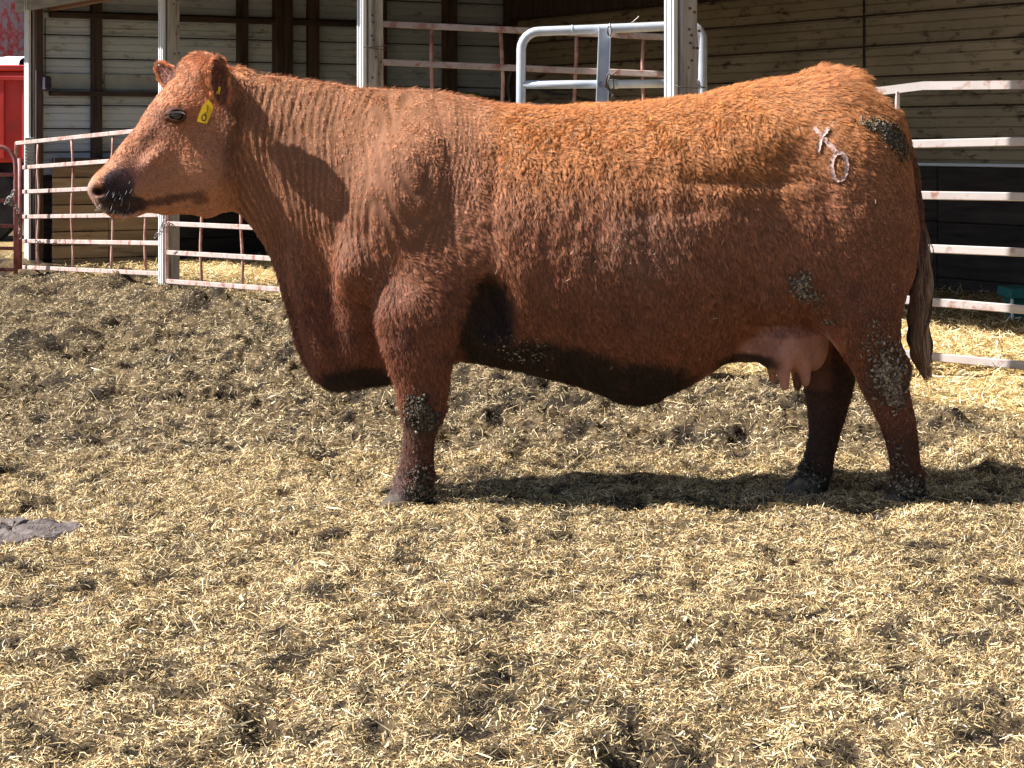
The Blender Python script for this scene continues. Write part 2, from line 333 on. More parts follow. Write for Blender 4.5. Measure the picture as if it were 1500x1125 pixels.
# ---------------------------------------------------------------- the shed
shed = thing('livestock_shed', 'open-fronted cattle shed of grey posts and ribbed siding behind the cow', 'shed', (C0[0], C0[1], 0), RZ)
SB = lambda name, lo, hi, m, bev=.004, par=None: local_box(name, lo, hi, m, par or shed, bev)
def nfor(px, s=.05, ):       # distance inward where photo column px meets the end wall plane
    r = (px - 750) / FPX; X0 = C0[0] + s * UX; D0 = C0[1] + s * UY
    return (r * D0 - X0) / (NX - r * NY)
def sfor(px, n=0.):
    r = (px - 750) / FPX; X0 = C0[0] + n * NX; D0 = C0[1] + n * NY
    return (r * D0 - X0) / (UX - r * UY)
# front posts, steel trim on the weather side
POSTS = [0.0, 3.44, 6.92, 10.28, 13.75]
for i, s in enumerate(POSTS):
    top = 2.86 if i < 3 else 4.5
    half = .039 if i else .055
    p = SB('post', (s - half, 0, -.3), (s + half, .098, top), M['postdark'] if i == 0 else M['post'], .008)
    t = local_box('post_trim', (-half - .004, -.092, -(top + .3) / 2 + .3), (half - .004, -.066, (top + .3) / 2 - .02), M['trim'], p, .003)
    # folded lips of the trim
    for k in (-half + .012, 0.015):
        local_box('trim_rib', (k - .006, -.100, -(top + .3) / 2 + .3), (k + .006, -.0935, (top + .3) / 2 - .03), M['trim'], p, .002)
    if i < 2:   # corrugated patch low on the post
        z0, z1 = ((1.0, 1.27) if i == 0 else (.75, 1.02))
        V = []; F = []; n = 28
        for q in range(n):
            z = z0 + (z1 - z0) * q / (n - 1); d = .006 * math.cos(q * math.pi / 1.5)
            V += [(half + .010 + d, -.05, z), (half + .010 + d, .10, z)]
        F = [(2 * q, 2 * q + 1, 2 * q + 3, 2 * q + 2) for q in range(n - 1)]
        c = Vector((s, .075, (top - .3) / 2)); me = bpy.data.meshes.new('corrugated_patch')
        me.from_pydata([tuple(Vector(v) + Vector((s, 0, 0)) - c) for v in V], [], F); me.materials.append(M['corr'])
        o = bpy.data.objects.new('corrugated_patch', me); COL.objects.link(o); o.parent = p
        md = o.modifiers.new('thick', 'SOLIDIFY'); md.thickness = .002
# header boards, eaves and roofs (low bays left; taller bays right unseen, raised to let the sun in)
SB('header_beam', (-.35, -.045, 2.43), (6.65, -.003, 2.70), M['header'])
SB('header_beam', (-.30, .153, 2.43), (6.65, .195, 2.70), M['headin'])
SB('header_beam', (6.72, -.045, 4.0), (16, -.003, 4.28), M['header'])
SB('roof', (-.6, -.55, 2.86), (6.68, WID + .4, 2.90), M['roof'])
SB('fascia_board', (-.6, -.575, 2.56), (6.68, -.552, 2.95), M['header'])
SB('roof', (6.5, -.55, 4.42), (16, WID + .4, 4.46), M['roof'])
SB('fascia_board', (6.72, -.575, 4.12), (16, -.552, 4.5), M['header'])
SB('gable_board', (6.685, -.54, 2.80), (6.715, WID + .39, 4.418), M['roof'])
for s in np.arange(.6, 6.6, .62): SB('rafter', (s - .02, .2, 2.66), (s + .02, WID, 2.855), M['stud'])
# siding: rows of ribbed steel sheet, each row one lapped sheet
def siding_row(name, axis, a0, a1, off, z, hgt, m, sgn):
    """ribbed profile swept along the wall; sgn = side the interior lies on"""
    prof = [(-.01, 0), (.016, .001), (.016, .010), (.006, .014)]
    for rz in (.33, .66):
        prof += [(.006, hgt * rz - .007), (-.006, hgt * rz - .002), (-.006, hgt * rz + .002), (.006, hgt * rz + .007)]
    prof += [(.003, hgt - .016), (-.012, hgt - .009), (-.012, hgt)]
    prof = [(d * sgn, zz) for d, zz in prof]
    L = a1 - a0; V = []; n = len(prof)
    for e in (-L / 2, L / 2):
        for d, zz in prof: V.append((d, e, zz - hgt / 2) if axis == 'n' else (e, d, zz - hgt / 2))
    F = [(q, q + 1, n + q + 1, n + q) for q in range(n - 1)]
    me = bpy.data.meshes.new(name); me.from_pydata(V, [], F); me.materials.append(m)
    o = bpy.data.objects.new(name, me); COL.objects.link(o); o.parent = shed
    c = (a0 + a1) / 2; o.location = (off, c, z + hgt / 2) if axis == 'n' else (c, off, z + hgt / 2)
    md = o.modifiers.new('thick', 'SOLIDIFY'); md.thickness = .0015
    return o
RH = .212; z = .93; k = 0
SB('sheathing', (-.08, -.02, -.2), (-.045, WID + .06, 2.84), M['girt'], 0)
SB('sheathing', (-.03, WID + .035, -.2), (16, WID + .06, 4.40), M['girt'], 0)
SB('sheathing', (15.98, 0, -.2), (16.02, WID, 4.4), M['girt'], 0)
while z < 2.80:
    siding_row('siding_sheet', 'n', -.02, WID - .01, -.02, z, RH - .010, M['siding'], 1); z += RH + .004
lapn = sfor(1268, WID)
z = 1.02
while z < 2.50:
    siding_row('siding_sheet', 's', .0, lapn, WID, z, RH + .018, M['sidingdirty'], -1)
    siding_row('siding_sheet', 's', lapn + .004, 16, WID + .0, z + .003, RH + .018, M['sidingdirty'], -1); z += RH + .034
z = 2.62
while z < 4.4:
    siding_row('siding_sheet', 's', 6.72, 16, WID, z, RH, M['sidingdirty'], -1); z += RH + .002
SB('lap_strip', (lapn - .012, WID - .018, 1.02), (lapn + .012, WID - .0155, 2.5), M['plankdark'], 0)
SB('wall_plate', (.12, WID - .17, 2.49), (16, WID - .03, 2.74), M['stud'])
SB('wall_plate', (.12, WID - .06, 2.76), (16, WID - .02, 3.0), M['stud'])
# end wall studs, the double post in the middle, girts
for (x0, x1, d, z1) in ((52, 62, .10, 2.8), (136, 150, .09, 2.8), (350, 364, .09, 2.8), (403, 413, .12, 2.8), (414, 425, .16, 2.8), (453, 468, .09, 2.8), (548, 565, .12, 2.8), (652, 668, .12, 2.8), (742, 757, .14, 2.8)):
    SB('stud', (.004, nfor(x0, .08), 0), (d - .006, nfor(x1, .08), z1), M['stud'], .004)
for (zz, h_) in ((1.655, .045), (2.37, .05)):
    SB('girt', (.002, .16, zz), (.104, WID - .1, zz + h_), M['girt'])
SB('sill_plate', (.10, .16, 1.035), (.17, WID - .02, 1.085), M['girt'])
for (x0, x1) in ((60, 135), (151, 240)):   # odd infill band under the girt
    SB('infill_panel', (-.004, nfor(x0 + 3, .02), 1.72), (.012, nfor(x1, .02), 1.86), M['corr'], 0)
# brown lining planks low on the end wall, three bays
def planks(s0, s1, n0, n1, z0, z1, nrow, m, axis):
    h_ = (z1 - z0) / nrow
    for q in range(nrow):
        j = random.uniform(-.004, .004)
        if axis == 'n':
            for (a, b) in ((n0, (n0 + n1) / 2 - .003), ((n0 + n1) / 2 + .003, n1)):
                SB('lining_plank', (s0 + j, a, z0 + q * h_ + .003), (s1 + j, b, z0 + (q + 1) * h_ - .004 - random.uniform(0, .004)), m, .003)
        else:
            SB('lining_plank', (s0, n0 + j, z0 + q * h_ + .003), (s1, n1 + j, z0 + (q + 1) * h_ - .005), m, .003)
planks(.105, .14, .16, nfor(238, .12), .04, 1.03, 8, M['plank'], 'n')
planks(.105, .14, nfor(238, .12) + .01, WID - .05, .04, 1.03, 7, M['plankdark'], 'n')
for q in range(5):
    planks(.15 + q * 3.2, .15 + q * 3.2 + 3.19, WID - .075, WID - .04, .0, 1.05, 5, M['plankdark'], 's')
SB('ledge_strip', (.1, WID - .09, 1.052), (16, WID - .035, 1.075), M['siding'], .003)
# small fittings of the shed: wires round posts, switch box, nails
def ring_wire(s, z, seed, half_=.052):
    r = random.Random(seed); pts = []
    for k in range(17):
        a = k / 16 * 4; e = int(a) % 4; f = a - int(a); q = half_
        u, v = ((-q + 2 * q * f, -.04), (q, -.04 + .155 * f), (q - 2 * q * f, .115), (-q, .115 - .155 * f))[e]
        pts.append(SW(s + u, v, z + .012 * math.sin(a * 1.7 + seed)))
    return pts
tubes('post_wire', [ring_wire(6.92, 1.82, 1), ring_wire(6.92, 1.835, 3), ring_wire(10.3, 1.51, 2)], .0022, M['wire'], shed)
for s, zs in ((6.92, (1.62, 1.75, 1.9, 2.0)), (10.3, (1.6, 1.66, 1.72, 1.8, 1.88)), (3.44, (1.7, 1.9, 2.1, 2.3)), (0, (1.3, 1.5, 1.62, 1.8, 2.0, 2.2))):
    nl = bmesh.new()
    for z in zs:
        for q in range(2):
            c = Vector((s + (.0435 if s else .0555), random.uniform(.015, .09), z + random.uniform(-.04, .04))); w = .006
            bx(nl, c - Vector((.003, w, w)), c + Vector((.003, w, w)))
    me = bpy.data.meshes.new('nail_heads'); nl.to_mesh(me); nl.free(); me.materials.append(M['wire'])
    o = bpy.data.objects.new('nail_head', me); o['kind'] = 'stuff'; COL.objects.link(o); o.parent = shed
sb = SB('switch_box', (.10, nfor(63.5, .14), 1.70), (.19, nfor(72, .14), 1.83), M['undercarriage'], .01)
local_box('switch_cover', (.046, -.03, -.04), (.052, .03, .05), M['undercarriage'], sb, .002)
tubes('cable', [[SW(.12, nfor(66, .12), z) for z in (1.83, 1.95, 2.2, 2.36)]], .006, M['black'], shed)

# ---------------------------------------------------------------- gates and panels
def gate(name, label, TL, BL, TR, BR, fr, w, mr, stays, ms, group=None, kink=.008, ends=(1, 1), tk=None):
    """square-tube gate between four corner points; fr = rail heights as fractions from the top"""
    TL, BL, TR, BR = map(Vector, (TL, BL, TR, BR))
    g = thing(name, label, 'gate', ((BL.x + BR.x) / 2, (BL.y + BR.y) / 2, 0), 0, group)
    for f in fr: bar('rail', TL.lerp(BL, f), TR.lerp(BR, f), w * .62, w, mr, g)
    nrm = Vector((0, -1, 0))
    for e, (a, b) in enumerate(((TL, BL), (TR, BR))):
        if ends[e]: bar('end_upright', a + Vector((0, .002, w * .3)), b - Vector((0, -.002, w * .3)), w * .8, w * .8, M['stay'] if mr is M['rail2'] else mr, g)
    for t in stays:
        a = TL.lerp(TR, t); b = BL.lerp(BR, t); pts = []
        for q in range(9):
            v = q / 8; o_ = kink * math.cos(v * math.pi * 3.1 + t * 9)
            pts.append(a.lerp(b, v) + Vector((o_ * 1.0 - kink * .5, .022, 0)))
        tube('stay', pts, w * .30, ms, g, 6)
    return g
g1 = gate('cattle_gate', 'rusty pale gate between the shed corner post and the second post, behind the muzzle', P(24, 210, 18.45), P(24, 391, 18.45), P(238, 188, 15.7), P(238, 401, 15.7), (0, .2, .395, .595, .79, 1), .036, M['rail2'], (.17, .42, .69, .9), M['stay'], 'gates across the shed front')
g2 = gate('cattle_gate', 'rusty pale gate low behind the cow\'s throat, right of the second post', P(245, 190, 15.6), P(245, 412, 15.6), P(520, 190, 13.1), P(520, 432, 13.1), (0, .2, .405, .62, .81, 1), .036, M['rail2'], (.21, .44, .66, .88), M['stay'], 'gates across the shed front')
g3 = gate('cattle_gate', 'tall pink-rusted panel seen over the cow\'s back inside the shed', P(558, 35, 12.95), P(558, 330, 12.95), P(1008, 56, 12.7), P(1008, 343, 12.7), (0, .19, .38, .6, .8, 1), .040, M['rail2'], (.172, .40, .64, .86), M['stay'], None)
# the right-hand panel: its top rail has a bend, seen behind the tail
gR = thing('cattle_gate', 'white-pink livestock panel of six square rails behind the tail', 'gate', (2.0, 10.2, 0))
def PR(x, y): return P(x, y, 10.45 - (x - 1240) * .0018)
for pts in (((1215, 214), (1506, 207)), ((1215, 284), (1506, 288.5)), ((1215, 358), (1506, 370)), ((1215, 430), (1506, 454)), ((1215, 508), (1506, 536))):
    bar('rail', PR(*pts[0]), PR(*pts[1]), .026, .042, M['rail'], gR)
bm = bmesh.new(); TP = [(1215, 133), (1287, 133.5), (1352, 125.5), (1506, 124)]; prv = None
for (x, y) in TP:
    c = PR(x, y); ring = [bm.verts.new(c + Vector((0, dy, dz))) for dy, dz in ((-.013, -.021), (.013, -.021), (.013, .021), (-.013, .021))]
    if prv:
        for q in range(4): bm.faces.new((prv[q], prv[(q + 1) % 4], ring[(q + 1) % 4], ring[q]))
    else: bm.faces.new(ring)
    prv = ring
bm.faces.new(prv[::-1]); bmesh.ops.recalc_face_normals(bm, faces=bm.faces[:])
bm_obj('top_rail', bm, M['rail'], gR)
bar('stay', PR(1315, 133) + Vector((0, .0, 0)), PR(1308, 530), .022, .03, M['rail'], gR)
bar('end_upright', PR(1213, 131), PR(1213, 545), .03, .04, M['rail'], gR)
bar('end_upright', PR(1508, 122) + Vector((.02, 0, 0)), PR(1508, 545) + Vector((.02, 0, 0)), .03, .04, M['rail'], gR)
# galvanised round-tube gate
gg = thing('tube_gate', 'galvanised round-tube gate with curved corner chained behind the third post', 'gate', (.5, 10.2, 0))
def PG(x, y): return P(x, y, 10.12)
fr = [PG(763, 330), PG(763, 150), PG(763.5, 80)]
for k in range(7):
    a = k / 6 * math.pi / 2; fr.append(PG(790 - 26.5 * math.cos(a), 73 - 27 * math.sin(a) * 1.0))
fr += [PG(880, 42.5), PG(940, 40), PG(1005, 37)]
for k in range(1, 7):
    a = math.pi / 2 - k / 6 * math.pi / 2; fr.append(PG(1007 + 22 * math.cos(a), 58 - 21 * math.sin(a)))
fr += [PG(1029, 150), PG(1029, 330)]
tube('tube_frame', fr, .0235, M['galv'], gg, 14)
tube('cross_tube', [PG(764, 124), PG(860, 123.5), PG(1024, 122)], .0215, M['galv'], gg, 14)
for yy in (205, 285): tube('cross_tube', [PG(764, yy), PG(1024, yy)], .0215, M['galv'], gg, 12)
for (x, y) in ((838, 43.5), (893, 41.5)): tube('tube_collar', [PG(x - .8, y), PG(x + .8, y)], .0255, M['galv'], gg, 14)
tube('tube_sleeve', [PG(878, 123.4), PG(905, 123.2)], .0245, M['galv'], gg, 14)
c0_, c1_ = P(886, 40, 10.085), P(880, 200, 10.085)       # channel upright
for a_, b_, w_, h_ in ((-.028, -.021, .03, 0),):
    pass
Vc = []; prof = [(-.030, -.03), (-.030, .02), (.030, .02), (.030, -.03), (.026, -.03), (.026, .016), (-.026, .016), (-.026, -.03)]
for c in (c0_, c1_):
    for (a_, b_) in prof: Vc.append((c.x + a_, c.y - .0 + b_, c.z))
Fc = [(k, (k + 1) % 8, 8 + (k + 1) % 8, 8 + k) for k in range(8)]
me = bpy.data.meshes.new('channel_upright'); me.from_pydata(Vc, [], Fc + [tuple(range(8))[::-1], tuple(range(8, 16))]); me.materials.append(M['galv']); link(bpy.data.objects.new('channel_upright', me), gg)
def squiggle(cx, cy, D, rpx, n, seed):
    r = random.Random(seed); a = 0; out = []
    for k in range(n):
        a += r.uniform(.5, 1.1); q = rpx * (.7 + .5 * r.random())
        out.append(P(cx + q * .5 * math.cos(a), cy + q * math.sin(a), D - .035 + .03 * math.sin(a)))
    return out
tubes('tie_wire', [squiggle(893, 120, 10.06, 13, 12, 2), [P(903, 105, 10.05), P(893, 112, 10.04), P(890, 122, 10.04), P(893, 132, 10.05), P(899, 140, 10.05), P(896, 145, 10.06)], squiggle(898, 143, 10.06, 4, 8, 5)], .0042, M['wire'], gg)
tubes('top_wire', [squiggle(893, 45, 10.05, 7, 14, 9), [P(896, 46, 10.05), P(903, 52, 10.03), P(910, 52, 10.04)], [P(925, 34, 10.07), P(933, 27, 10.06), P(936, 24, 10.06)]], .003, M['chain'], gg)
# dark red round-cornered gate, far left
gl = thing('tube_gate', 'dark red round-cornered gate at the left edge by the trailer', 'gate', (-4.5, 17.6, 0))
def PL(x, y): return P(x, y, 17.7)
fr = [PL(23, 402), PL(23, 245)]
for k in range(1, 7):
    a = k / 6 * math.pi / 2; fr.append(PL(23 - 24 * (1 - math.cos(a)), 243 - 28 * math.sin(a)))
fr += [PL(-60, 214), PL(-280, 212)]
tube('tube_frame', fr, .020, M['darkred'], gl, 10)
for y in (256, 294, 331, 364, 395): tube('cross_tube', [PL(23, y), PL(-280, y - 4)], .016, M['darkred'], gl, 8)
tube('end_upright', [P(29, 232, 18.2), P(29, 402, 18.2)], .022, M['darkred'], gl, 8)
# chains
def chain(name, label, pts, lr, cat='chain'):
    pts = [Vector(p) for p in pts]; V = []; F = []; total = sum((b - a).length for a, b in zip(pts, pts[1:])); st = lr * 2.3; d = 0; k = 0
    while d < total:
        q = d; i = 0
        while i < len(pts) - 2 and q > (pts[i + 1] - pts[i]).length: q -= (pts[i + 1] - pts[i]).length; i += 1
        t = (pts[i + 1] - pts[i]).normalized(); c = pts[i] + t * q
        u = t.cross(Vector((0, 1, 0) if k % 2 else (1, .3, 0))).normalized()
        ring = [c + t * lr * 1.5 * math.cos(a) + u * lr * math.sin(a) for a in np.linspace(0, 2 * math.pi, 9)]
        v, f = tube_geo(ring, lr * .28, 5); b = len(V); V += [tuple(x) for x in v]; F += [tuple(x + b for x in y) for y in f]; d += st; k += 1
    o = np_mesh(name, V, F, M['chain'], True); tag(o, label, cat)
chain('chain', 'rusty chain wrapped round the left gate ends by the corner post', [P(9, 296, 17.6), P(21, 281, 17.55), P(17, 290, 17.55), P(14, 298, 17.55), P(22, 300, 17.55), P(13, 292, 17.5), P(24, 303, 17.6), P(26, 314, 17.7), P(28, 330, 18), P(29, 350, 18)], .018)
chain('chain', 'short rusty chain tying the gate to the second post under the jaw', [P(228, 346, 15.45), P(236, 340, 15.4), P(238, 330, 15.4), P(243, 322, 15.4), P(236, 334, 15.38), P(246, 328, 15.38), P(258, 333, 15.5)], .014)
# pole lying before the corner
po = tube('wooden_pole', [P(48, 409, 18.2), P(70, 408, 18.1), P(120, 411, 17.8), P(160, 409, 17.6), P(192, 409, 17.4)], [.055, .052, .045, .038, .03], M['palewood'], None, 9)
tag(po, 'pale fallen pole lying on the straw at the foot of the corner post', 'pole')
# teal box feeder and green tank, hoses
tf = thing('mineral_feeder', 'teal box feeder on white legs at the right edge behind the panel', 'feeder', (3.3, 13.2, 0))
def PT(x, y, d=0): return P(x, y, 13.0 + d)
bm = bmesh.new(); a, b = PT(1484, 436), PT(1530, 477); bx(bm, (a.x, 13.0, b.z), (b.x, 13.25, a.z)); bm_obj('feeder_box', bm, M['teal'], tf, bevel=.006)
bm = bmesh.new(); a, b = PT(1477, 423), PT(1536, 437); bx(bm, (a.x, 12.95, b.z), (b.x, 13.3, a.z)); bm_obj('feeder_lid', bm, M['teal'], tf, bevel=.006)
for x in (1482.5, 1534): bar('leg', PT(x, 437, -.03), PT(x + 1, 486, -.03), .018, .018, M['trim'], tf)
gt = thing('water_trough', 'green plastic trough rim just showing over the cow\'s back', 'trough', (-.3, 15, 0))
V = []; F = []; n = 28; cen = P(655, 205, 15.2)
for (rr, zz) in ((.16, .0), (.24, 1.50), (.26, 1.52), (.26, 1.575), (.235, 1.60), (.21, 1.58), (.15, .1)):
    for k in range(n): V.append((cen.x + rr * math.cos(2 * math.pi * k / n), 15.2 + rr * math.sin(2 * math.pi * k / n), zz))
F = [(q * n + k, q * n + (k + 1) % n, (q + 1) * n + (k + 1) % n, (q + 1) * n + k) for q in range(6) for k in range(n)]
np_mesh('trough_shell', V, F, M['green'], True, None, gt)
hs = thing('coiled_hose', 'black hose coil hanging behind the galvanised gate', 'hose', (.1, 14, 0))
tubes('hose_loop', [[P(753 + 8 * math.cos(a) * (1 + .1 * k), 128 + 26 * math.sin(a), 13.2 + .03 * k) for a in np.linspace(0, 2 * math.pi, 22)] for k in range(2)], .008, M['black'], hs, 7)
tubes('hose_run', [[P(765, 135, 13.3), P(785, 131, 13.3), P(810, 139, 13.3), P(835, 141, 13.3), P(845, 148, 13.3)], [P(832, 138, 13.25), P(850, 146, 13.25), P(875, 150, 13.25)]], .016, M['black'], hs, 7)
# ---------------------------------------------------------------- trailer and barn, far left
tr = thing('grain_trailer', 'red box trailer with white tarp roll at the left edge', 'trailer', (-8, 25, 0))
bm = bmesh.new(); a, b = P(-160, 104, 24), P(40, 238, 24); bx(bm, (a.x - 3, 24, b.z), (b.x, 26.4, a.z)); bm_obj('trailer_box', bm, M['redsteel'], tr, bevel=.02)
bm = bmesh.new(); bx(bm, (a.x - 3.05, 23.95, a.z - .0), (b.x + .03, 26.45, a.z + .07)); bm_obj('top_rim', bm, M['redsteel'], tr, bevel=.01)
for px in (-150, -110, -70, -30, 3, 36):
    q = P(px, 120, 23.97); bar('side_rib', (q.x, 23.975, a.z - .1), (q.x, 23.975, b.z + .05), .05, .05, M['redsteel'], tr)
bar('side_rail', (a.x - 3, 23.97, a.z - .085), (b.x, 23.97, a.z - .085), .06, .05, M['redsteel'], tr)
pts = []
V = []; F = []; n = 14; xs_ = np.linspace(a.x - 3, b.x - .1, 60)
for i, x in enumerate(xs_):
    for k in range(n):
        t = math.pi * k / (n - 1); w_ = .02 * math.sin(x * 9 + k) + .015 * math.sin(x * 23 + 2 * k)
        V.append((x, 25.2 - 1.2 * math.cos(t), a.z + .065 + (.135 + w_ * .5) * max(0, math.sin(t)) ** .6))
F = [(i * n + k, i * n + k + 1, (i + 1) * n + k + 1, (i + 1) * n + k) for i in range(59) for k in range(n - 1)]
np_mesh('tarp', V, F, M['tarp'], True, None, tr)
bm = bmesh.new(); bx(bm, (a.x - 2.8, 24.3, b.z - .3), (b.x - .2, 26, b.z - .003)); bx(bm, (a.x - 2.8, 24.6, .35), (b.x - .4, 25.8, b.z - .3)); bm_obj('undercarriage', bm, M['undercarriage'], tr)
for x in (-6.3, -7.5):
    w_ = tube('wheel', [(x, 24.05, .48), (x, 24.35, .48)], .48, M['black'], tr, 28)
    tube('wheel_rim', [(x, 24.03, .48), (x, 24.30, .48)], .24, M['redsteel'], w_, 20)
barn = thing('red_barn', 'weathered red board barn behind the trailer, top left corner', 'barn', (-11, 32, 0))
for k in range(60):
    x = -15 + k * .152; bar('barn_board', (x, 31 + random.uniform(-.006, .006), 0), (x, 31, 6.2), .15, .03, M['redbarn'], barn, .003) if k % 1 == 0 else None
bm = bmesh.new(); bx(bm, (-15.1, 31.05, 0), (-6, 38, 6.1)); bm_obj('wall', bm, M['redbarn'], barn)
bm = bmesh.new(); bx(bm, (-15.5, 30.6, 6.2), (-5.6, 38.5, 6.35)); bm_obj('roof', bm, M['roof'], barn)
# dried pat at the left edge
cx, cy = G(18, 782); n = 34; V = [(cx, cy, float(height(np.array([cx]), np.array([cy]))[0]) + .012)]; R_ = 7
for q in range(1, R_ + 1):
    for k in range(n):
        a = 2 * math.pi * k / n; rr = .21 * q / R_ * (1 + .12 * math.sin(3 * a + 1) + .06 * math.sin(7 * a)); x = cx + rr * math.cos(a); y = cy + rr * .9 * math.sin(a)
        V.append((x, y, float(height(np.array([x]), np.array([y]))[0]) * .6 + (.012 + .006 * math.sin(9 * a + 5 * q) + .006 * random.random()) * (1 - (q / R_) ** 4) + .008 - (.02 if q == R_ else 0)))
me = bpy.data.meshes.new('manure_pat'); F = [(0, 1 + k, 1 + (k + 1) % n) for k in range(n)] + [(1 + (q - 1) * n + k, 1 + q * n + k, 1 + q * n + (k + 1) % n, 1 + (q - 1) * n + (k + 1) % n) for q in range(1, R_) for k in range(n)]
me.from_pydata(V, [], F); me.materials.append(mat('dry_pat', (.10, .082, .078), (.18, .15, .14), 30, rough=.95, c3=(.08, .06, .055), t3=.58, scale3=18, bump=1, bscale=60, bdist=.01))
tag(link(bpy.data.objects.new('manure_pat', me)), 'flat grey-purple dried dung pat at the left edge of the yard', 'dung pat')
# ---------------------------------------------------------------- the cow
DC = 7.2; S = DC / FPX                                   # metres per photo pixel in the cow's mid plane
def cx_(x): return (np.asarray(x, float) - 750) * S
def cz_(y): return CAMH - (np.asarray(y, float) - HZ) * S
HV = .0085
org = np.array([cx_(118), DC - .56, -.05]); dims = np.ceil((np.array([cx_(1385), DC + .56, cz_(66)]) - org) / HV).astype(int) + 1
gx, gy, gz = [(org[a] + HV * np.arange(dims[a])).astype(np.float32) for a in range(3)]
Fd = np.full(dims, 9.0, np.float32)
def smin(a, b, k):
    h = np.clip(.5 + .5 * (b - a) / k, 0, 1); return b * (1 - h) + a * h - k * h * (1 - h)
def box_(lo, hi):
    i0 = np.maximum(np.floor((np.array(lo) - org) / HV).astype(int), 0); i1 = np.minimum(np.ceil((np.array(hi) - org) / HV).astype(int) + 1, dims)
    s = tuple(slice(a, b) for a, b in zip(i0, i1))
    return s, gx[s[0]][:, None, None], gy[s[1]][None, :, None], gz[s[2]][None, None, :]
def add(lo, hi, fn, k):
    s, X, Y, Z = box_(np.array(lo) - k - .02, np.array(hi) + k + .02); d = fn(X, Y, Z).astype(np.float32)
    Fd[s] = smin(Fd[s], d, k) if k > 0 else np.minimum(Fd[s], d)
def carve(lo, hi, fn, k):
    s, X, Y, Z = box_(np.array(lo) - k - .02, np.array(hi) + k + .02); d = fn(X, Y, Z).astype(np.float32)
    Fd[s] = -smin(-Fd[s], d, k)
def ell(c, r, k=.04, rot=0, sub=False):
    """ellipsoid; rot turns it in the side plane"""
    c = np.array(c); m = max(r); cr, sr = math.cos(rot), math.sin(rot)
    def fn(X, Y, Z):
        dx, dy, dz = X - c[0], Y - c[1], Z - c[2]; u = dx * cr + dz * sr; w = -dx * sr + dz * cr
        k0 = np.sqrt((u / r[0]) ** 2 + (dy / r[1]) ** 2 + (w / r[2]) ** 2); k1 = np.sqrt((u / r[0] ** 2) ** 2 + (dy / r[1] ** 2) ** 2 + (w / r[2] ** 2) ** 2) + 1e-6
        return k0 * (k0 - 1) / k1
    (carve if sub else add)(c - m, c + m, fn, k)
def cap(a, b, ra, rb, k=.02):
    a, b = np.array(a), np.array(b); d = b - a; L2 = d @ d; m = max(ra, rb)
    def fn(X, Y, Z):
        t = np.clip(((X - a[0]) * d[0] + (Y - a[1]) * d[1] + (Z - a[2]) * d[2]) / L2, 0, 1)
        return np.sqrt((X - a[0] - t * d[0]) ** 2 + (Y - a[1] - t * d[1]) ** 2 + (Z - a[2] - t * d[2]) ** 2) - (ra + (rb - ra) * t)
    add(np.minimum(a, b) - m, np.maximum(a, b) + m, fn, k)
def prof(xs, tab, j, sg=1.2):
    """smooth interpolation of a table column over the sample positions (given in table units)"""
    t = np.array(tab, float); o = np.argsort(t[:, 0]); t = t[o]
    v = np.interp(xs, t[:, 0], t[:, j]); n = max(1, int(sg * 3)); kx = np.arange(-n, n + 1); kw = np.exp(-.5 * (kx / sg) ** 2); kw /= kw.sum()
    return np.convolve(np.pad(v, n, mode='edge'), kw, 'valid')
# --- trunk and neck: slices across x.  x px, top px, bottom px, half width m, widest px, exponent above, exponent below
TOP = [(285, 112), (300, 108), (330, 106), (345, 107), (365, 108), (400, 111), (450, 118), (500, 126), (560, 131), (600, 131), (650, 136), (690, 144), (740, 155), (800, 157), (900, 154), (980, 147), (1020, 142), (1060, 132), (1100, 124), (1150, 115), (1190, 108), (1220, 106), (1245, 112), (1265, 124), (1285, 142), (1303, 165), (1318, 187), (1326, 215), (1333, 250), (1338, 300), (1340, 330), (1342, 350)]
BOT = [(285, 230), (300, 255), (330, 295), (345, 305), (365, 328), (385, 356), (400, 384), (408, 408), (418, 448), (430, 487), (450, 522), (470, 550), (490, 563), (520, 568), (560, 566), (580, 561), (610, 548), (640, 535), (665, 529), (700, 531), (760, 543), (830, 560), (880, 576), (905, 589), (935, 594), (960, 589), (985, 574), (1020, 556), (1050, 538), (1080, 506), (1110, 484), (1150, 468), (1190, 465), (1230, 468), (1280, 468), (1310, 455), (1326, 430), (1336, 395), (1342, 350)]
WDT = [(285, .075), (345, .115), (400, .135), (450, .165), (500, .205), (560, .25), (620, .285), (700, .30), (760, .325), (830, .35), (900, .368), (980, .37), (1040, .352), (1100, .325), (1150, .31), (1200, .30), (1250, .285), (1285, .255), (1306, .215), (1320, .175), (1330, .135), (1338, .08), (1342, .03)]
WZ = [(285, 170), (345, 190), (400, 215), (450, 250), (500, 285), (600, 335), (700, 355), (900, 360), (1000, 345), (1100, 300), (1200, 275), (1300, 290), (1342, 340)]
NT = [(285, 2.0), (400, 1.9), (560, 1.75), (700, 1.95), (900, 2.15), (1050, 2.3), (1200, 2.25), (1342, 2.1)]
NB = [(285, 2.0), (400, 1.6), (470, 1.35), (560, 1.5), (640, 1.8), (760, 1.9), (900, 1.85), (1040, 2.0), (1150, 2.6), (1342, 2.3)]
px_ = gx / S + 750
tp, bt = cz_(prof(px_, TOP, 1)), cz_(prof(px_, BOT, 1)); wd = prof(px_, WDT, 1, 2); wz = cz_(prof(px_, WZ, 1, 4)); n1 = prof(px_, NT, 1, 4); n2 = prof(px_, NB, 1, 4)
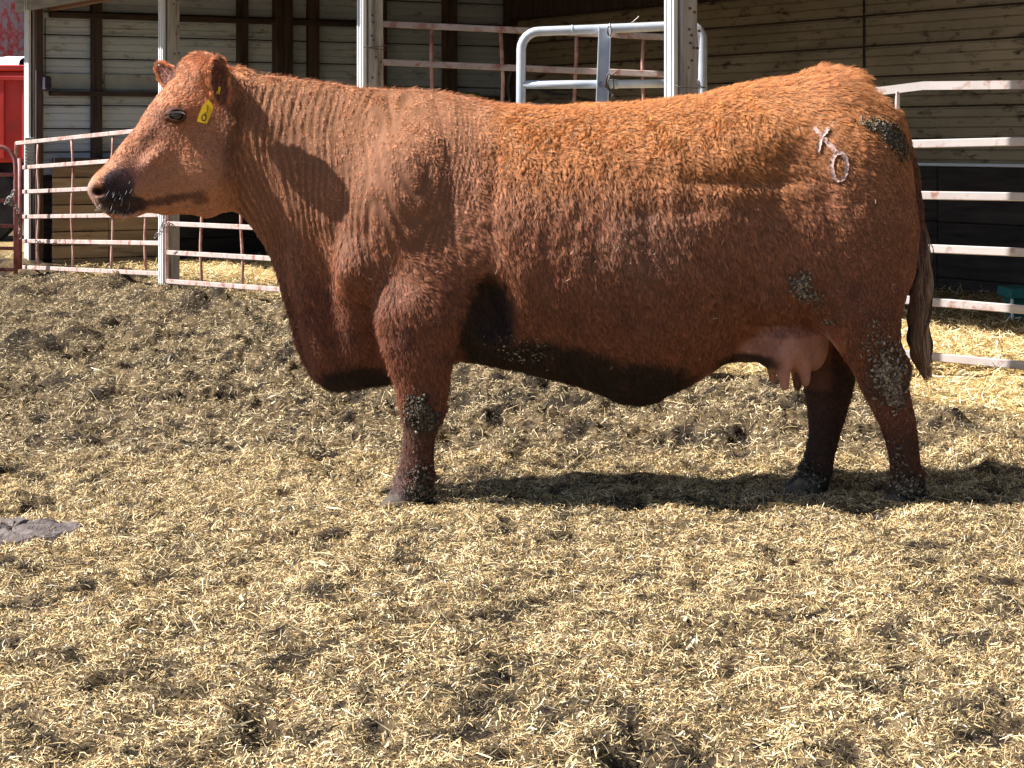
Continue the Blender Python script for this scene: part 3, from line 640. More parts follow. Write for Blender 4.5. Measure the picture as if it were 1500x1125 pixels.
def trunk(X, Y, Z):
    i0 = int(round((X.ravel()[0] - org[0]) / HV)); sl_ = slice(i0, i0 + X.size)
    g = lambda a: a[sl_].astype(np.float32)[:, None, None]
    T, B, Wd, C = g(tp), g(bt), g(wd), g(wz); C = np.minimum(np.maximum(C, B + .25 * (T - B)), T - .2 * (T - B))
    up = Z > C; hz = np.where(up, T - C, C - B); nn = np.where(up, g(n1), g(n2))
    q = (np.abs((Z - C) / hz) ** nn + np.abs((Y - DC) / Wd) ** nn) ** (1 / nn)
    d = (q - 1) * np.minimum(hz, Wd)
    return np.where((X < cx_(290)) | (X > cx_(1341.5)), 1.0, d)
add((cx_(290), DC - .45, cz_(600)), (cx_(1342), DC + .45, cz_(95)), trunk, 0)
# --- legs and dock: slices down z.  y px, left px, right px, half depth m
def limb(tab, D0, D1, k, dt=None):
    t = np.array(tab, float); ys = t[:, 0]; Dk = np.interp(ys, [ys.min(), ys.max()], [D0, D1]) if dt is None else np.interp(ys, [q[0] for q in dt], [q[1] for q in dt]); s = Dk / FPX
    zz = CAMH - (ys - HZ) * s; xl = (t[:, 1] - 750) * s; xr = (t[:, 2] - 750) * s; o = np.argsort(zz)
    zs = gz.astype(float)
    def pf(v):
        r = np.interp(zs, zz[o], v[o]); kx = np.arange(-4, 5); kw = np.exp(-.5 * (kx / 1.5) ** 2); kw /= kw.sum(); return np.convolve(np.pad(r, 4, mode='edge'), kw, 'valid')
    XL, XR, HY, YC = pf(xl), pf(xr), pf(t[:, 3]), pf(Dk)
    def fn(X, Y, Z):
        i0 = int(round((Z.ravel()[0] - org[2]) / HV)); sl_ = slice(i0, i0 + Z.size); g = lambda a: a[sl_].astype(np.float32)[None, None, :]
        hx = (g(XR) - g(XL)) / 2; c = (g(XR) + g(XL)) / 2; q = np.sqrt(((X - c) / hx) ** 2 + ((Y - g(YC)) / g(HY)) ** 2)
        return np.maximum((q - 1) * np.minimum(hx, g(HY)), np.maximum(Z - zz.max(), zz.min() - Z))
    add((xl.min(), min(D0, D1) - .15, zz.min()), (xr.max(), max(D0, D1) + .15, zz.max()), fn, k)
FORE = [(330, 590, 660, .05), (385, 570, 674, .08), (424, 556, 680, .095), (468, 552, 676, .095), (508, 561, 667, .085), (540, 571, 661, .072), (562, 579, 658, .064), (596, 586, 654, .060), (610, 589, 652, .058), (623, 592, 645, .054), (640, 593, 638, .046), (657, 592, 636, .043), (684, 586, 636, .045), (700, 580, 637, .052), (715, 576, 636, .056), (731, 572, 635, .060), (745, 572, 635, .055)]
for sd in (-1, 1): ell(tuple(P(718, 470, DC + sd * .37)), (.095, .20, .17), .045, .10, True)      # hollow behind the elbow
limb(FORE, 6.96, 7.02, .05, [(330, 7.14), (400, 7.0), (440, 6.97), (745, 7.02)])
far = [(y, 750 + (a - 750) * 1.0 + 3, 750 + (b - 750) - 8, h) for y, a, b, h in FORE if y < 716]; far[-1] = (712,) + far[-1][1:]
limb(far, 7.42, 7.38, .03, [(330, 7.3), (400, 7.4), (745, 7.38)])
HIND = [(320, 1210, 1300, .06), (380, 1180, 1326, .10), (430, 1185, 1322, .115), (470, 1203, 1320, .10), (500, 1215, 1318, .088), (520, 1230, 1328, .072), (535, 1243, 1337, .062), (548, 1252, 1337, .056), (566, 1260, 1330, .05), (589, 1271, 1334, .047), (608, 1280, 1340, .046), (624, 1289, 1343, .044), (656, 1299, 1347, .042), (690, 1304, 1349, .045), (707, 1304, 1355, .055), (722, 1301, 1358, .06), (742, 1298, 1358, .056)]
limb(HIND, 6.99, 7.04, .06, [(320, 7.16), (380, 7.10), (450, 7.01), (745, 7.04)])
HFAR = [(440, 1178, 1262, .10), (480, 1175, 1262, .09), (520, 1175, 1260, .078), (560, 1176, 1252, .062), (598, 1183, 1243, .052), (637, 1185, 1231, .046), (672, 1177, 1222, .045), (700, 1165, 1216, .055), (724, 1154, 1213, .06)]
limb(HFAR, 7.36, 7.26, .03)
DOCK = [(165, 1296, 1318, .030), (190, 1308, 1330, .028), (230, 1325, 1341, .024), (280, 1334, 1351, .021), (320, 1338, 1355, .020), (360, 1340, 1357, .019), (400, 1339, 1354, .017), (450, 1338, 1350, .014)]
limb(DOCK, 7.19, 7.16, .012)
# --- muscle masses
e = lambda x, y, D, r, k=.06, rot=0, sub=False: ell(tuple(P(x, y, D)), r, k, rot, sub)
for sd in (-1, 1):
    e(590, 290, DC + sd * .175, (.14, .115, .22), .08, -.25)           # shoulder blade
    e(528, 392, DC + sd * .165, (.10, .09, .10), .06)                   # point of shoulder
    e(632, 400, DC + sd * .20, (.115, .075, .14), .06, -.3)           # upper arm
    e(1120, 200, DC + sd * .195, (.07, .055, .05), .11)                # hook bone
    e(1290, 192, DC + sd * .10, (.06, .06, .06), .09)                  # pin bone
    e(1240, 330, DC + sd * .18, (.19, .125, .30), .12)                 # thigh
    e(1150, 420, DC + sd * .20, (.09, .07, .09), .08)                  # stifle
    e(1035, 268, DC + sd * .455, (.13, .08, .045), .09, .10, True)       # hollow before the hook
    e(462, 415, DC + sd * .205, (.07, .075, .17), .05, .12, True)       # groove between neck and shoulder
e(490, 500, DC, (.11, .075, .15), .06, .2); e(1225, 118, DC, (.10, .035, .03), .05, -.1)   # brisket, tail head ridge
for (x, y, D) in ((633, 698, 6.99), (633, 698, 7.05), (1351, 694, 7.01), (1351, 694, 7.07), (1216, 688, 7.25)): e(x, y, D, (.014, .012, .020), .015)   # dew claws
# --- udder
for (x, y, D, r) in ((1144, 500, 7.08, (.095, .09, .112)), (1184, 500, 7.18, (.070, .10, .110)), (1140, 488, 7.28, (.09, .08, .10)), (1092, 505, 7.2, (.10, .13, .06))):
    e(x, y, D, r, .045)
for (a, b, ra, rb) in (((1176, 525, 7.08), (1180, 561, 7.08), .032, .0185), ((1146, 525, 7.02), (1150, 566, 7.02), .032, .0165), ((1128, 520, 7.22), (1132, 558, 7.22), .025, .015), ((1166, 530, 7.25), (1168, 566, 7.25), .026, .016)):
    cap(P(*a), P(*b), ra, rb, .03)
# --- head, in its own frame: turned towards the camera about a pivot behind the poll
YAW = math.radians(12); HP = np.array([float(cx_(330)), DC]); cY, sY = math.cos(YAW), math.sin(YAW)
HT = [(136, 273), (138, 268), (142, 261), (147, 254), (154, 248), (160, 243), (170, 230), (181, 215), (194, 199), (208, 181), (219, 161), (235, 140), (253, 119), (269, 106), (285, 94), (298, 90), (308, 90), (320, 97), (335, 105), (350, 106), (365, 112), (378, 130)]
HB = [(136, 277), (138, 284), (142, 291), (147, 300), (153, 306), (160, 309), (173, 313), (188, 316), (205, 312), (227, 311), (245, 315), (269, 313), (285, 314), (304, 320), (317, 316), (333, 305), (350, 292), (365, 270), (378, 240)]
HW = [(136, .036), (140, .062), (147, .075), (156, .081), (168, .080), (182, .076), (200, .070), (219, .072), (237, .084), (255, .096), (275, .104), (300, .108), (325, .112), (350, .11), (378, .08)]
HZc = [(136, 276), (150, 280), (180, 278), (210, 262), (235, 225), (255, 200), (285, 190), (330, 200), (378, 200)]
hpx = np.arange(120, 385, 1.0); hX = (hpx - 330) * S / cY
hT, hB, hW, hC = cz_(prof(hpx, HT, 1, 2)), cz_(prof(hpx, HB, 1, 2)), prof(hpx, HW, 1, 3), cz_(prof(hpx, HZc, 1, 6))
def headframe(X, Y): dx, dy = X - HP[0], Y - HP[1]; return dx * cY + dy * sY, -dx * sY + dy * cY
def head(X, Y, Z):
    u, v = headframe(X, Y); I = lambda a: np.interp(u, hX, a).astype(np.float32)
    T, B, Wd, C = I(hT), I(hB), I(hW), I(hC); up = Z > C; hz = np.maximum(np.where(up, T - C, C - B), .004)
    nn = np.where(up, 2.3, 2.2); q = (np.abs((Z - C) / hz) ** nn + np.abs(v / Wd) ** nn) ** (1 / nn)
    return np.where((u < hX[16]) | (u > hX[257]), .5, (q - 1) * np.minimum(hz, Wd))
add((cx_(125), DC - .3, cz_(325)), (cx_(380), DC + .2, cz_(80)), head, .035)
def HPT(x, y, v):    # head-frame photo position + lateral offset v -> world
    u = (x - 330) * S / cY; return np.array([HP[0] + u * cY - v * sY, HP[1] + u * sY + v * cY, float(cz_(y))])
def he(x, y, v, r, k=.03, rot=0, sub=False): ell(HPT(x, y, v), r, k, rot, sub)
for sd in (-1, 1):
    he(262, 164, sd * .082, (.052, .030, .034), .03)                  # orbit
    he(303, 240, sd * .085, (.085, .040, .10), .05, .2)              # cheek
    he(305, 108, sd * .085, (.045, .04, .045), .04)                  # ear root
    he(228, 232, sd * .070, (.055, .024, .02), .03, .75)              # facial crest
    he(160, 268, sd * .048, (.036, .030, .036), .03)                 # wing of the nostril
    he(258, 171, sd * .116, (.028, .020, .021), .010, 0, True)       # socket
    he(153, 278, sd * .072, (.022, .036, .015), .008, .3, True)      # nostril
    he(233, 197, sd * .112, (.045, .022, .016), .03, 1.0, True)      # hollow below the eye
he(292, 98, 0, (.05, .055, .035), .04)                               # poll
for a, b in (((143, 303), (165, 303)), ((165, 303), (200, 301)), ((200, 301), (240, 294)), ((240, 294), (285, 287))):      # mouth line
    for sd in (-1, 1):
        n_ = 6
        for q in range(n_):
            t = q / n_; x = a[0] + (b[0] - a[0]) * t; y = a[1] + (b[1] - a[1]) * t; w = float(np.interp(x, [r[0] for r in HW], [r[1] for r in HW]))
            he(x, y, sd * w * .86, (.018, .014, .0075), .012, -.1, True)
he(186, 311, 0, (.055, .05, .016), .02)                              # lower lip
# --- surface nets
def surface_nets(f):
    s = f < 0; n = np.array(f.shape) - 1; cnt = np.zeros(n, np.int8)
    off = [(a, b, c) for a in (0, 1) for b in (0, 1) for c in (0, 1)]
    for a, b, c in off: cnt += s[a:a + n[0], b:b + n[1], c:c + n[2]]
    I = np.argwhere((cnt > 0) & (cnt < 8)); acc = np.zeros((len(I), 3)); m = np.zeros(len(I))
    for A in off:
        for ax in range(3):
            if A[ax]: continue
            B = list(A); B[ax] = 1; fa = f[tuple((I + A).T)]; fb = f[tuple((I + B).T)]; c = (fa < 0) != (fb < 0)
            t = fa[c] / (fa[c] - fb[c]); p = np.tile(np.array(A, float), (c.sum(), 1)); p[:, ax] += t; acc[c] += p; m[c] += 1
    V = org + HV * (I + acc / m[:, None]); vid = np.full(n, -1, np.int32); vid[tuple(I.T)] = np.arange(len(I)); Q = []
    for ax in range(3):
        a0 = [slice(None)] * 3; a1 = [slice(None)] * 3; a0[ax] = slice(0, -1); a1[ax] = slice(1, None)
        E = np.argwhere(s[tuple(a0)] != s[tuple(a1)]); b, c = (ax + 1) % 3, (ax + 2) % 3
        E = E[(E[:, b] > 0) & (E[:, c] > 0) & (E[:, b] < n[b]) & (E[:, c] < n[c])]
        q = []
        for db, dc in ((-1, -1), (0, -1), (0, 0), (-1, 0)):
            K = E.copy(); K[:, b] += db; K[:, c] += dc; q.append(vid[tuple(K.T)])
        q = np.stack(q, 1); fl = ~s[tuple(E.T)]; q[fl] = q[fl][:, ::-1]; Q.append(q)
    return V, np.concatenate(Q)
CV, CF = surface_nets(Fd); del Fd
def islands_keep(V, F):      # keep the largest connected piece
    lab = np.arange(len(V))
    for _ in range(400):
        m = lab[F].min(1); new = lab.copy()
        np.minimum.at(new, F.ravel(), np.repeat(m, 4)); new = new[new]
        if (new == lab).all(): break
        lab = new
    u, c = np.unique(lab, return_counts=True); k = lab == u[c.argmax()]
    idx = np.cumsum(k) - 1; F = F[k[F].all(1)]; return V[k], idx[F]
CV, CF = islands_keep(CV, CF)
def smooth(V, F, it, lam=.5):
    n = len(V); a = np.concatenate([F[:, [0, 1, 2, 3]].ravel(), F[:, [1, 2, 3, 0]].ravel()]); b = np.concatenate([F[:, [1, 2, 3, 0]].ravel(), F[:, [0, 1, 2, 3]].ravel()])
    deg = np.bincount(a, minlength=n)[:, None]
    for _ in range(it):
        s = np.stack([np.bincount(a, weights=V[b, q], minlength=n) for q in range(3)], 1) / deg; V = V + lam * (s - V)
    return V
def vnormals(V, F):
    f = np.cross(V[F[:, 2]] - V[F[:, 0]], V[F[:, 3]] - V[F[:, 1]]); N = np.zeros_like(V)
    for q in range(4): N += np.stack([np.bincount(F[:, q], weights=f[:, k], minlength=len(V)) for k in range(3)], 1)
    return N / (np.linalg.norm(N, axis=1)[:, None] + 1e-12)
CV = smooth(CV, CF, 5)
CN = vnormals(CV, CF)
if (CN[:, 2] * (CV[:, 2] - .9)).sum() < 0: CF = CF[:, ::-1]; CN = -CN
def PX(V): return V[:, 0] / S + 750, HZ + (CAMH - V[:, 2]) / S      # orthographic photo coordinates in the mid plane
def gb(x, y, cx, cy, sx, sy, rot=0):
    c, s = math.cos(rot), math.sin(rot); dx, dy = x - cx, y - cy
    return np.exp(-.5 * (((dx * c + dy * s) / sx) ** 2 + ((-dx * s + dy * c) / sy) ** 2))
# skin folds and muscle relief
def folds(x, y, p, nn):
    sg = np.sign(p[:, 1] - DC); wq = 9 * vnoise(np.stack([x / 70, y / 80, sg], 1), 5) + 3 * vnoise(np.stack([x / 20, y / 30, sg], 1), 15)
    per = vnoise(np.stack([x / 90, y / 200, sg], 1), 18); ph = (x + wq - .10 * (y - 250)) / (11.5 + 1.5 * per)
    a = np.clip(.5 + .5 * np.cos(ph * 2 * np.pi), 0, 1) ** 2.2 * np.clip(.75 + 1.1 * vnoise(np.stack([ph / 1.7, y / 70, sg], 1), 28), 0, 1.3)
    m = sm(352, 385, x) * sm(735, 660, x) * sm(112, 140, y) * sm(400, 290, y) + .8 * sm(345, 360, x) * sm(460, 420, x) * sm(150, 200, y) * sm(420, 360, y)
    m = np.clip(m, 0, 1) * sm(.2, .5, np.abs(nn[:, 1]))
    b_ = .35 * sm(720, 790, x) * sm(1060, 960, x) * sm(230, 300, y) * sm(520, 430, y)
    return -.0125 * a * m - .005 * a * b_
qx, qy = PX(CV); side = sm(.1, .5, np.abs(CN[:, 1]))
warp = 6 * vnoise(np.stack([qx / 60, qy / 60, np.sign(CV[:, 1] - DC)], 1), 5)
fold = vnoise(np.stack([(qx + warp - .10 * (qy - 250)) / 8.5, qy / 75, np.sign(CV[:, 1] - DC)], 1), 8)
fold = -np.maximum(fold - .05, 0) * 1.5
neckmask = sm(345, 385, qx) * sm(735, 660, qx) * sm(118, 150, qy) * sm(440, 330, qy - (qx - 400) * .0)
big = vnoise(np.stack([(qx - .22 * (qy - 300)) / 30, qy / 150, np.sign(CV[:, 1] - DC) * 3.], 1), 12)
bm_ = sm(380, 420, qx) * sm(590, 540, qx) * sm(290, 360, qy) * sm(570, 520, qy)
rel = .003 * fold * neckmask * side + folds(qx, qy, CV, CN) * .5 - .006 * neckmask * side + .024 * big * bm_ * side
rel += .006 * fbm(np.stack([qx / 40, qy / 40, CV[:, 1] * 8], 1), 3, 77) * sm(360, 420, qx) * sm(620, 560, qy)
body_c = sm(680, 800, qx) * sm(1180, 1050, qx)
rel += .004 * vnoise(np.stack([qx / 13, qy / 60, CV[:, 1] * 5], 1), 6) * body_c * side
creases = [(1075, 262, 60, 7, .02, .014), (730, 230, 9, 60, .1, .010), (722, 330, 10, 60, 0, .010), (1155, 440, 55, 8, .55, .014), (500, 330, 8, 60, .15, .008), (352, 235, 7, 60, .12, .012), (700, 190, 8, 40, -.3, .008), (1112, 300, 9, 50, .2, .006), (600, 414, 60, 15, .12, .011), (548, 480, 8, 50, -.08, .016), (800, 360, 10, 90, .1, .004), (860, 370, 10, 90, .1, .004), (925, 380, 10, 90, .05, .004), (1195, 330, 10, 70, -.15, .008), (1010, 300, 80, 10, -.06, .006)]
for (a, b, sx, sy, ro, am) in creases: rel -= am * gb(qx, qy, a, b, sx, sy, ro) * side
bulges = [(1060, 215, 90, 25, 0, .006), (780, 300, 40, 90, 0, .006), (1240, 250, 50, 60, 0, .008), (620, 250, 50, 60, 0, .008), (1110, 420, 60, 40, .4, .008)]
for (a, b, sx, sy, ro, am) in bulges: rel += am * gb(qx, qy, a, b, sx, sy, ro) * side
CV = CV + CN * rel[:, None]; CN = vnormals(CV, CF)
if (CN[:, 2] * (CV[:, 2] - .9)).sum() < 0: CN = -CN

# --- colours of skin and coat at points (own pigment, mud and dung, with some shade painted in)
def coat(V, r=None):
    x, y = PX(V); n = len(V); ns = lambda s, sd: fbm(np.stack([x / s, y / s, V[:, 1] * 400 / s], 1), 3, sd)
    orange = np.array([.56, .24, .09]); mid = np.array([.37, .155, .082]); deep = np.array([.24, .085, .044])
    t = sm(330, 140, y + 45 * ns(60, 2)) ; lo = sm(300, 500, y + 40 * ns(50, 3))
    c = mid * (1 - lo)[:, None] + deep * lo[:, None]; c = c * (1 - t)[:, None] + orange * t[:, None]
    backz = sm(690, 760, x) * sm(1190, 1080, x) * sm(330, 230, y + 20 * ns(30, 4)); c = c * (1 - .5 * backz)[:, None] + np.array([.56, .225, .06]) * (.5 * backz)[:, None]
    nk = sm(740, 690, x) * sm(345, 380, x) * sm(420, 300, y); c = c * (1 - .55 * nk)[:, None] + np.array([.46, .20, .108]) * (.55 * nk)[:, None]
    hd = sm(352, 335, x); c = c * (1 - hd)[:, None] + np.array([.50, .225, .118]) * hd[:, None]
    fr = hd * sm(0, 25, (x - 208) * .0 + (150 - y) + (x - 230) * .35 + 18 * ns(20, 6)) ; c = c * (1 - .5 * fr)[:, None] + np.array([.64, .33, .18]) * (.5 * fr)[:, None]
    def put(m, col):
        nonlocal c
        m = np.clip(m, 0, 1)[:, None]; c = c * (1 - m) + np.array(col) * m
    nf = ns(7, 8)
    put(.97 * sm(.40, .62, gb(x, y, 184, 270, 19, 22, .3) + .12 * nf), (.022, .019, .024))       # dark patch behind the nostril
    put(.95 * sm(.35, .55, gb(x, y, 186, 297, 30, 12, .0) + .12 * nf), (.022, .017, .019))
    put(.8 * sm(.35, .8, gb(x, y, 246, 292, 50, 6, -.16) + .2 * nf), (.07, .025, .02))
    put(.6 * sm(.35, .8, gb(x, y, 297, 288, 13, 10, 0) + .2 * nf), (.05, .022, .02))
    put(.6 * gb(x, y, 210, 250, 22, 14, 0), (.30, .15, .14))                                     # mauve lip
    put(sm(158, 150, x - .25 * (y - 280)) * hd, (.50, .29, .22))                                # nose pad
    put(1.3 * gb(x, y, 154, 279, 6.5, 4.0, .35), (.045, .015, .016)); put(.6 * gb(x, y, 150, 303, 12, 4, .1), (.30, .22, .2))
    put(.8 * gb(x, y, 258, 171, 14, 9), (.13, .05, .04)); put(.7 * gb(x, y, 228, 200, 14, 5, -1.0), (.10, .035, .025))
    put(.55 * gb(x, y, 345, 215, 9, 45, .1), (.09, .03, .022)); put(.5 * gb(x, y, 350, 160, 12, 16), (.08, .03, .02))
    ud = sm(1058, 1085, x) * sm(1222, 1205, x) * sm(466, 484, y - np.maximum(0, 1110 - x) * .9); put(ud * (V[:, 1] > 6.98), (.42, .20, .15)); put(.30 * ud * (V[:, 1] > 6.98) * sm(-.1, .5, ns(14, 66)), (.24, .12, .085)); put(.75 * (x > 1322 + .13 * (y - 200)) * sm(205, 240, y) * sm(470, 460, y) * (np.abs(V[:, 1] - 7.18) < .045), (.17, .07, .035))
    leg = sm(575, 600, y + 12 * nf) * np.where(x < 900, 1, sm(585, 640, y)); put(.75 * leg, (.085, .035, .024)); put(.8 * (x > 1165) * (x < 1262) * sm(500, 540, y + 10 * nf) * (V[:, 1] > 7.14), (.05, .022, .016))  # far hind leg blackened: the shade on it painted into the coat
    put(sm(688, 706, y + 10 * nf), (.04, .03, .026))
    put(sm(690, 655, x - 0 * y) * .0, (0, 0, 0))
    put(.5 * sm(600, 590, x) * sm(655, 690, y + 8 * nf) * sm(725, 715, y), (.28, .18, .17))
    switch = sm(1326, 1332, x) * sm(330, 380, y) * sm(560, 550, y); put(.85 * switch * (np.abs(V[:, 1] - 7.17) < .05), (.10, .075, .065))
    put(.75 * sm(.45, .75, gb(x, y, 1303, 198, 33, 8, .85) + .25 * nf), (.065, .055, .035))        # dung at the tail head
    put(.5 * sm(.5, .8, gb(x, y, 618, 605, 22, 20) + .25 * nf), (.05, .05, .03))
    put(.45 * sm(.5, .8, gb(x, y, 1290, 545, 40, 40, .6) + .3 * nf), (.10, .075, .055))
    wm = sm(.30, .62, np.maximum.reduce([gb(x, y, 714, 472, 30, 66, .10) * sm(6.885, 6.925, np.where(V[:, 1] < DC, V[:, 1], 2 * DC - V[:, 1])), gb(x, y, 805, 528, 105, 30, .12), gb(x, y, 930, 562, 72, 36), gb(x, y, 525, 558, 48, 22), gb(x, y, 1085, 528, 35, 14)]) + .16 * ns(14, 33)); put(.93 * wm, (.014, .010, .009))      # shade of elbow hollow, brisket and belly painted in, with some dung
    put(.35 * sm(.2, .5, ns(35, 15)) * sm(330, 400, y), (.10, .04, .03))
    put(.12 * sm(.35, .75, gb(x, y, 930, 350, 60, 50) + .5 * nf), (.45, .32, .25))                   # greyish scurf on the ribs
    return np.clip(c * (1 + .12 * ns(16, 19))[:, None], .004, 1)
CL = thing('cow', 'red-brown beef cow in side view with yellow ear tag standing on the yard', 'cow', (0.1, 7.2, 0))
M['skin'] = attr_mat('cow_hide', .75, .15, 90, .5, .25, bscale=140, bdist=.002)
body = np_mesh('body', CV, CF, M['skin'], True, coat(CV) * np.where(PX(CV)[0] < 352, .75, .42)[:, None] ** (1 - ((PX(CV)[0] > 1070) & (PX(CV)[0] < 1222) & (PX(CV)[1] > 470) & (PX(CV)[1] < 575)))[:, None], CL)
# --- ray helpers onto the body
bvh = BVHTree.FromPolygons([tuple(v) for v in CV], [tuple(f) for f in CF.tolist()])
EYE = Vector((0, 0, CAMH))
def hit(x, y):
    d = (P(x, y, 7.0) - EYE).normalized(); h = bvh.ray_cast(EYE, d)
    return (h[0], h[1] if h[1].dot(d) < 0 else -h[1]) if h[0] is not None else (None, None)
# --- hair
def flow(x, y, V, N):
    """lie of the coat: world-space direction at points"""
    n = len(V); d = np.zeros((n, 3)); d[:, 0] = .25; d[:, 2] = -1
    def bl(m, v):
        m = np.clip(m, 0, 1)[:, None]; nonlocal d; d = d * (1 - m) + np.array(v, float) * m
    bl(sm(200, 120, y) * sm(500, 700, x), (1, 0, -.35))
    bl(sm(1000, 1150, x) * sm(420, 250, y), (.75, 0, -.75))
    bl(sm(640, 560, x) * sm(380, 420, x), (.15, 0, -1)); bl(sm(560, 640, x) * sm(760, 680, x) * sm(240, 320, y) * sm(460, 400, y), (.9, 0, -.7))
    bl(sm(350, 330, x), (-.65, 0, -.55)); bl(sm(350, 320, x) * sm(200, 240, y), (.55, 0, -.45)); bl(sm(320, 290, x) * sm(150, 110, y), (-.5, -.2, -.6))
    bl(sm(1225, 1240, x) * sm(430, 500, y), (.2, 0, -1)); bl(sm(1326, 1334, x) * sm(190, 230, y), (.1, 0, -1))
    return d
def grow(name, Vs, Fs, Ns, cnt, length, keep, rad, colf, m, lift=.35, clump=.011, jit=.25, K=5, seed=5, parent=None, curl=None, flowf=flow, weight=None, disp=None):
    r = np.random.default_rng(seed)
    A = np.linalg.norm(np.cross(Vs[Fs[:, 2]] - Vs[Fs[:, 0]], Vs[Fs[:, 3]] - Vs[Fs[:, 1]]), axis=1)
    if weight is not None: A = A * weight(Vs[Fs].mean(1), Ns[Fs].mean(1))
    f = r.choice(len(Fs), cnt, p=A / A.sum()); u, v = r.random(cnt), r.random(cnt)
    w = np.stack([(1 - u) * (1 - v), u * (1 - v), u * v, (1 - u) * v], 1)
    p = (Vs[Fs[f]] * w[:, :, None]).sum(1); nn = (Ns[Fs[f]] * w[:, :, None]).sum(1); nn /= np.linalg.norm(nn, axis=1)[:, None]
    x, y = PX(p); k = keep(x, y, p, r); p, nn, x, y = p[k], nn[k], x[k], y[k]; n = len(p)
    if disp is not None: p = p + nn * disp(x, y, p, nn)[:, None]
    d = flowf(x, y, p, nn); s1 = np.stack([x / 16, y / 16, p[:, 1] * 30], 1)
    wob = np.stack([vnoise(s1, 3), vnoise(s1 * 1.3, 4), vnoise(s1 + 5, 6)], 1)
    cl = np.floor(p / clump + .8 * np.stack([vnoise(p / clump / 2, 1), vnoise(p / clump / 2, 2), vnoise(p / clump / 2, 3)], 1)).astype(np.int64)
    cr = np.stack([hsh(cl[:, 0], cl[:, 1], cl[:, 2], q) for q in (1, 2, 3, 4)], 1) - .5
    cu = curl(x, y) if curl else np.zeros(n)
    d = d / np.linalg.norm(d, axis=1)[:, None] + wob * (.35 + .9 * cu)[:, None] + cr[:, :3] * (.55 + 1.2 * cu)[:, None] + r.normal(0, jit, (n, 3)) * .5
    d -= nn * (d * nn).sum(1)[:, None]; d /= np.linalg.norm(d, axis=1)[:, None] + 1e-9
    L = length(x, y) * (.7 + .5 * r.random(n)) * (1 + .35 * cr[:, 3]); lf = lift * (.6 + .9 * r.random(n)) + .35 * cu + .5 * np.maximum(cr[:, 3], 0)
    d0 = d + nn * lf[:, None] * 1.6; d0 /= np.linalg.norm(d0, axis=1)[:, None]
    d1 = d + nn * (lf * .15)[:, None]; d1 /= np.linalg.norm(d1, axis=1)[:, None]
    cc = (cl + .5) * clump; tc = cc - p; tc -= nn * (tc * nn).sum(1)[:, None]
    lat = np.cross(nn, d); ph = r.random(n) * 6.28
    pts = np.empty((n, K, 3), np.float32); q = p - nn * .0015
    for i in range(K):
        t = i / (K - 1); pts[:, i] = q + tc * (.55 * t * t) + lat * (np.sin(t * 7 + cr[:, 0] * 12) * L * .16 * cu * t)[:, None]
        dd = d0 * (1 - t) + d1 * t; q = q + dd * (L / (K - 1))[:, None]
    h = bpy.data.hair_curves.new(name); h.add_curves([K] * n); h.attributes['position'].data.foreach_set('vector', pts.ravel()) if 'position' in h.attributes else h.position_data.foreach_set('vector', pts.ravel())
    ra = h.attributes.get('radius') or h.attributes.new('radius', 'FLOAT', 'POINT')
    rr = (np.linspace(1, .25, K)[None, :] * (rad * (.8 + .5 * r.random(n)))[:, None]).astype(np.float32); ra.data.foreach_set('value', rr.ravel())
    c4 = np.ones((n, 4), np.float32); c = colf(p) * (1 + .75 * cr[:, 2:3]) * (.85 + .3 * r.random((n, 1))); pale = (r.random(n) < .06)[:, None]
    c4[:, :3] = np.clip(np.where(pale, c * 1.35 + .02, c), .003, .95); a = h.attributes.new('col', 'FLOAT_COLOR', 'CURVE'); a.data.foreach_set('color', c4.ravel())
    h.materials.append(m); return link(bpy.data.objects.new(name, h), parent)
def hair_material(name, rough=.45, spec=.35, tip=1.45):
    m, t, b = nt(name); N = t.nodes; L = t.links
    at = N.new('ShaderNodeAttribute'); at.attribute_name = 'col'; hi = N.new('ShaderNodeHairInfo')
    mr = N.new('ShaderNodeMapRange'); mr.inputs['To Min'].default_value = .45; mr.inputs['To Max'].default_value = tip
    hs = N.new('ShaderNodeHueSaturation'); L.new(hi.outputs['Intercept'], mr.inputs[0]); L.new(mr.outputs[0], hs.inputs['Value']); L.new(at.outputs['Color'], hs.inputs['Color'])
    L.new(hs.outputs[0], b.inputs['Base Color']); b.inputs['Roughness'].default_value = rough; b.inputs['Specular IOR Level'].default_value = spec
    return m
M['hair'] = hair_material('cow_hair')
BR = [[(1192, 187), (1198, 194), (1204, 200)], [(1214, 188), (1209, 194), (1204, 200)], [(1204, 200), (1200, 211), (1198, 224)], [(1204, 200), (1212, 210), (1219, 216), (1226, 226)],
      [(1229 + 11 * math.sin(a) * 1.0, 244 - 20 * math.cos(a)) for a in np.linspace(0, 2 * math.pi, 19)]]
BRP = np.array([p for l in BR for a, b in zip(l, l[1:]) for p in [((1 - t) * a[0] + t * b[0], (1 - t) * a[1] + t * b[1]) for t in np.linspace(0, 1, 5)]])
def persp(V): D = V[:, 1]; return 750 + V[:, 0] / D * FPX, HZ + (CAMH - V[:, 2]) / D * FPX
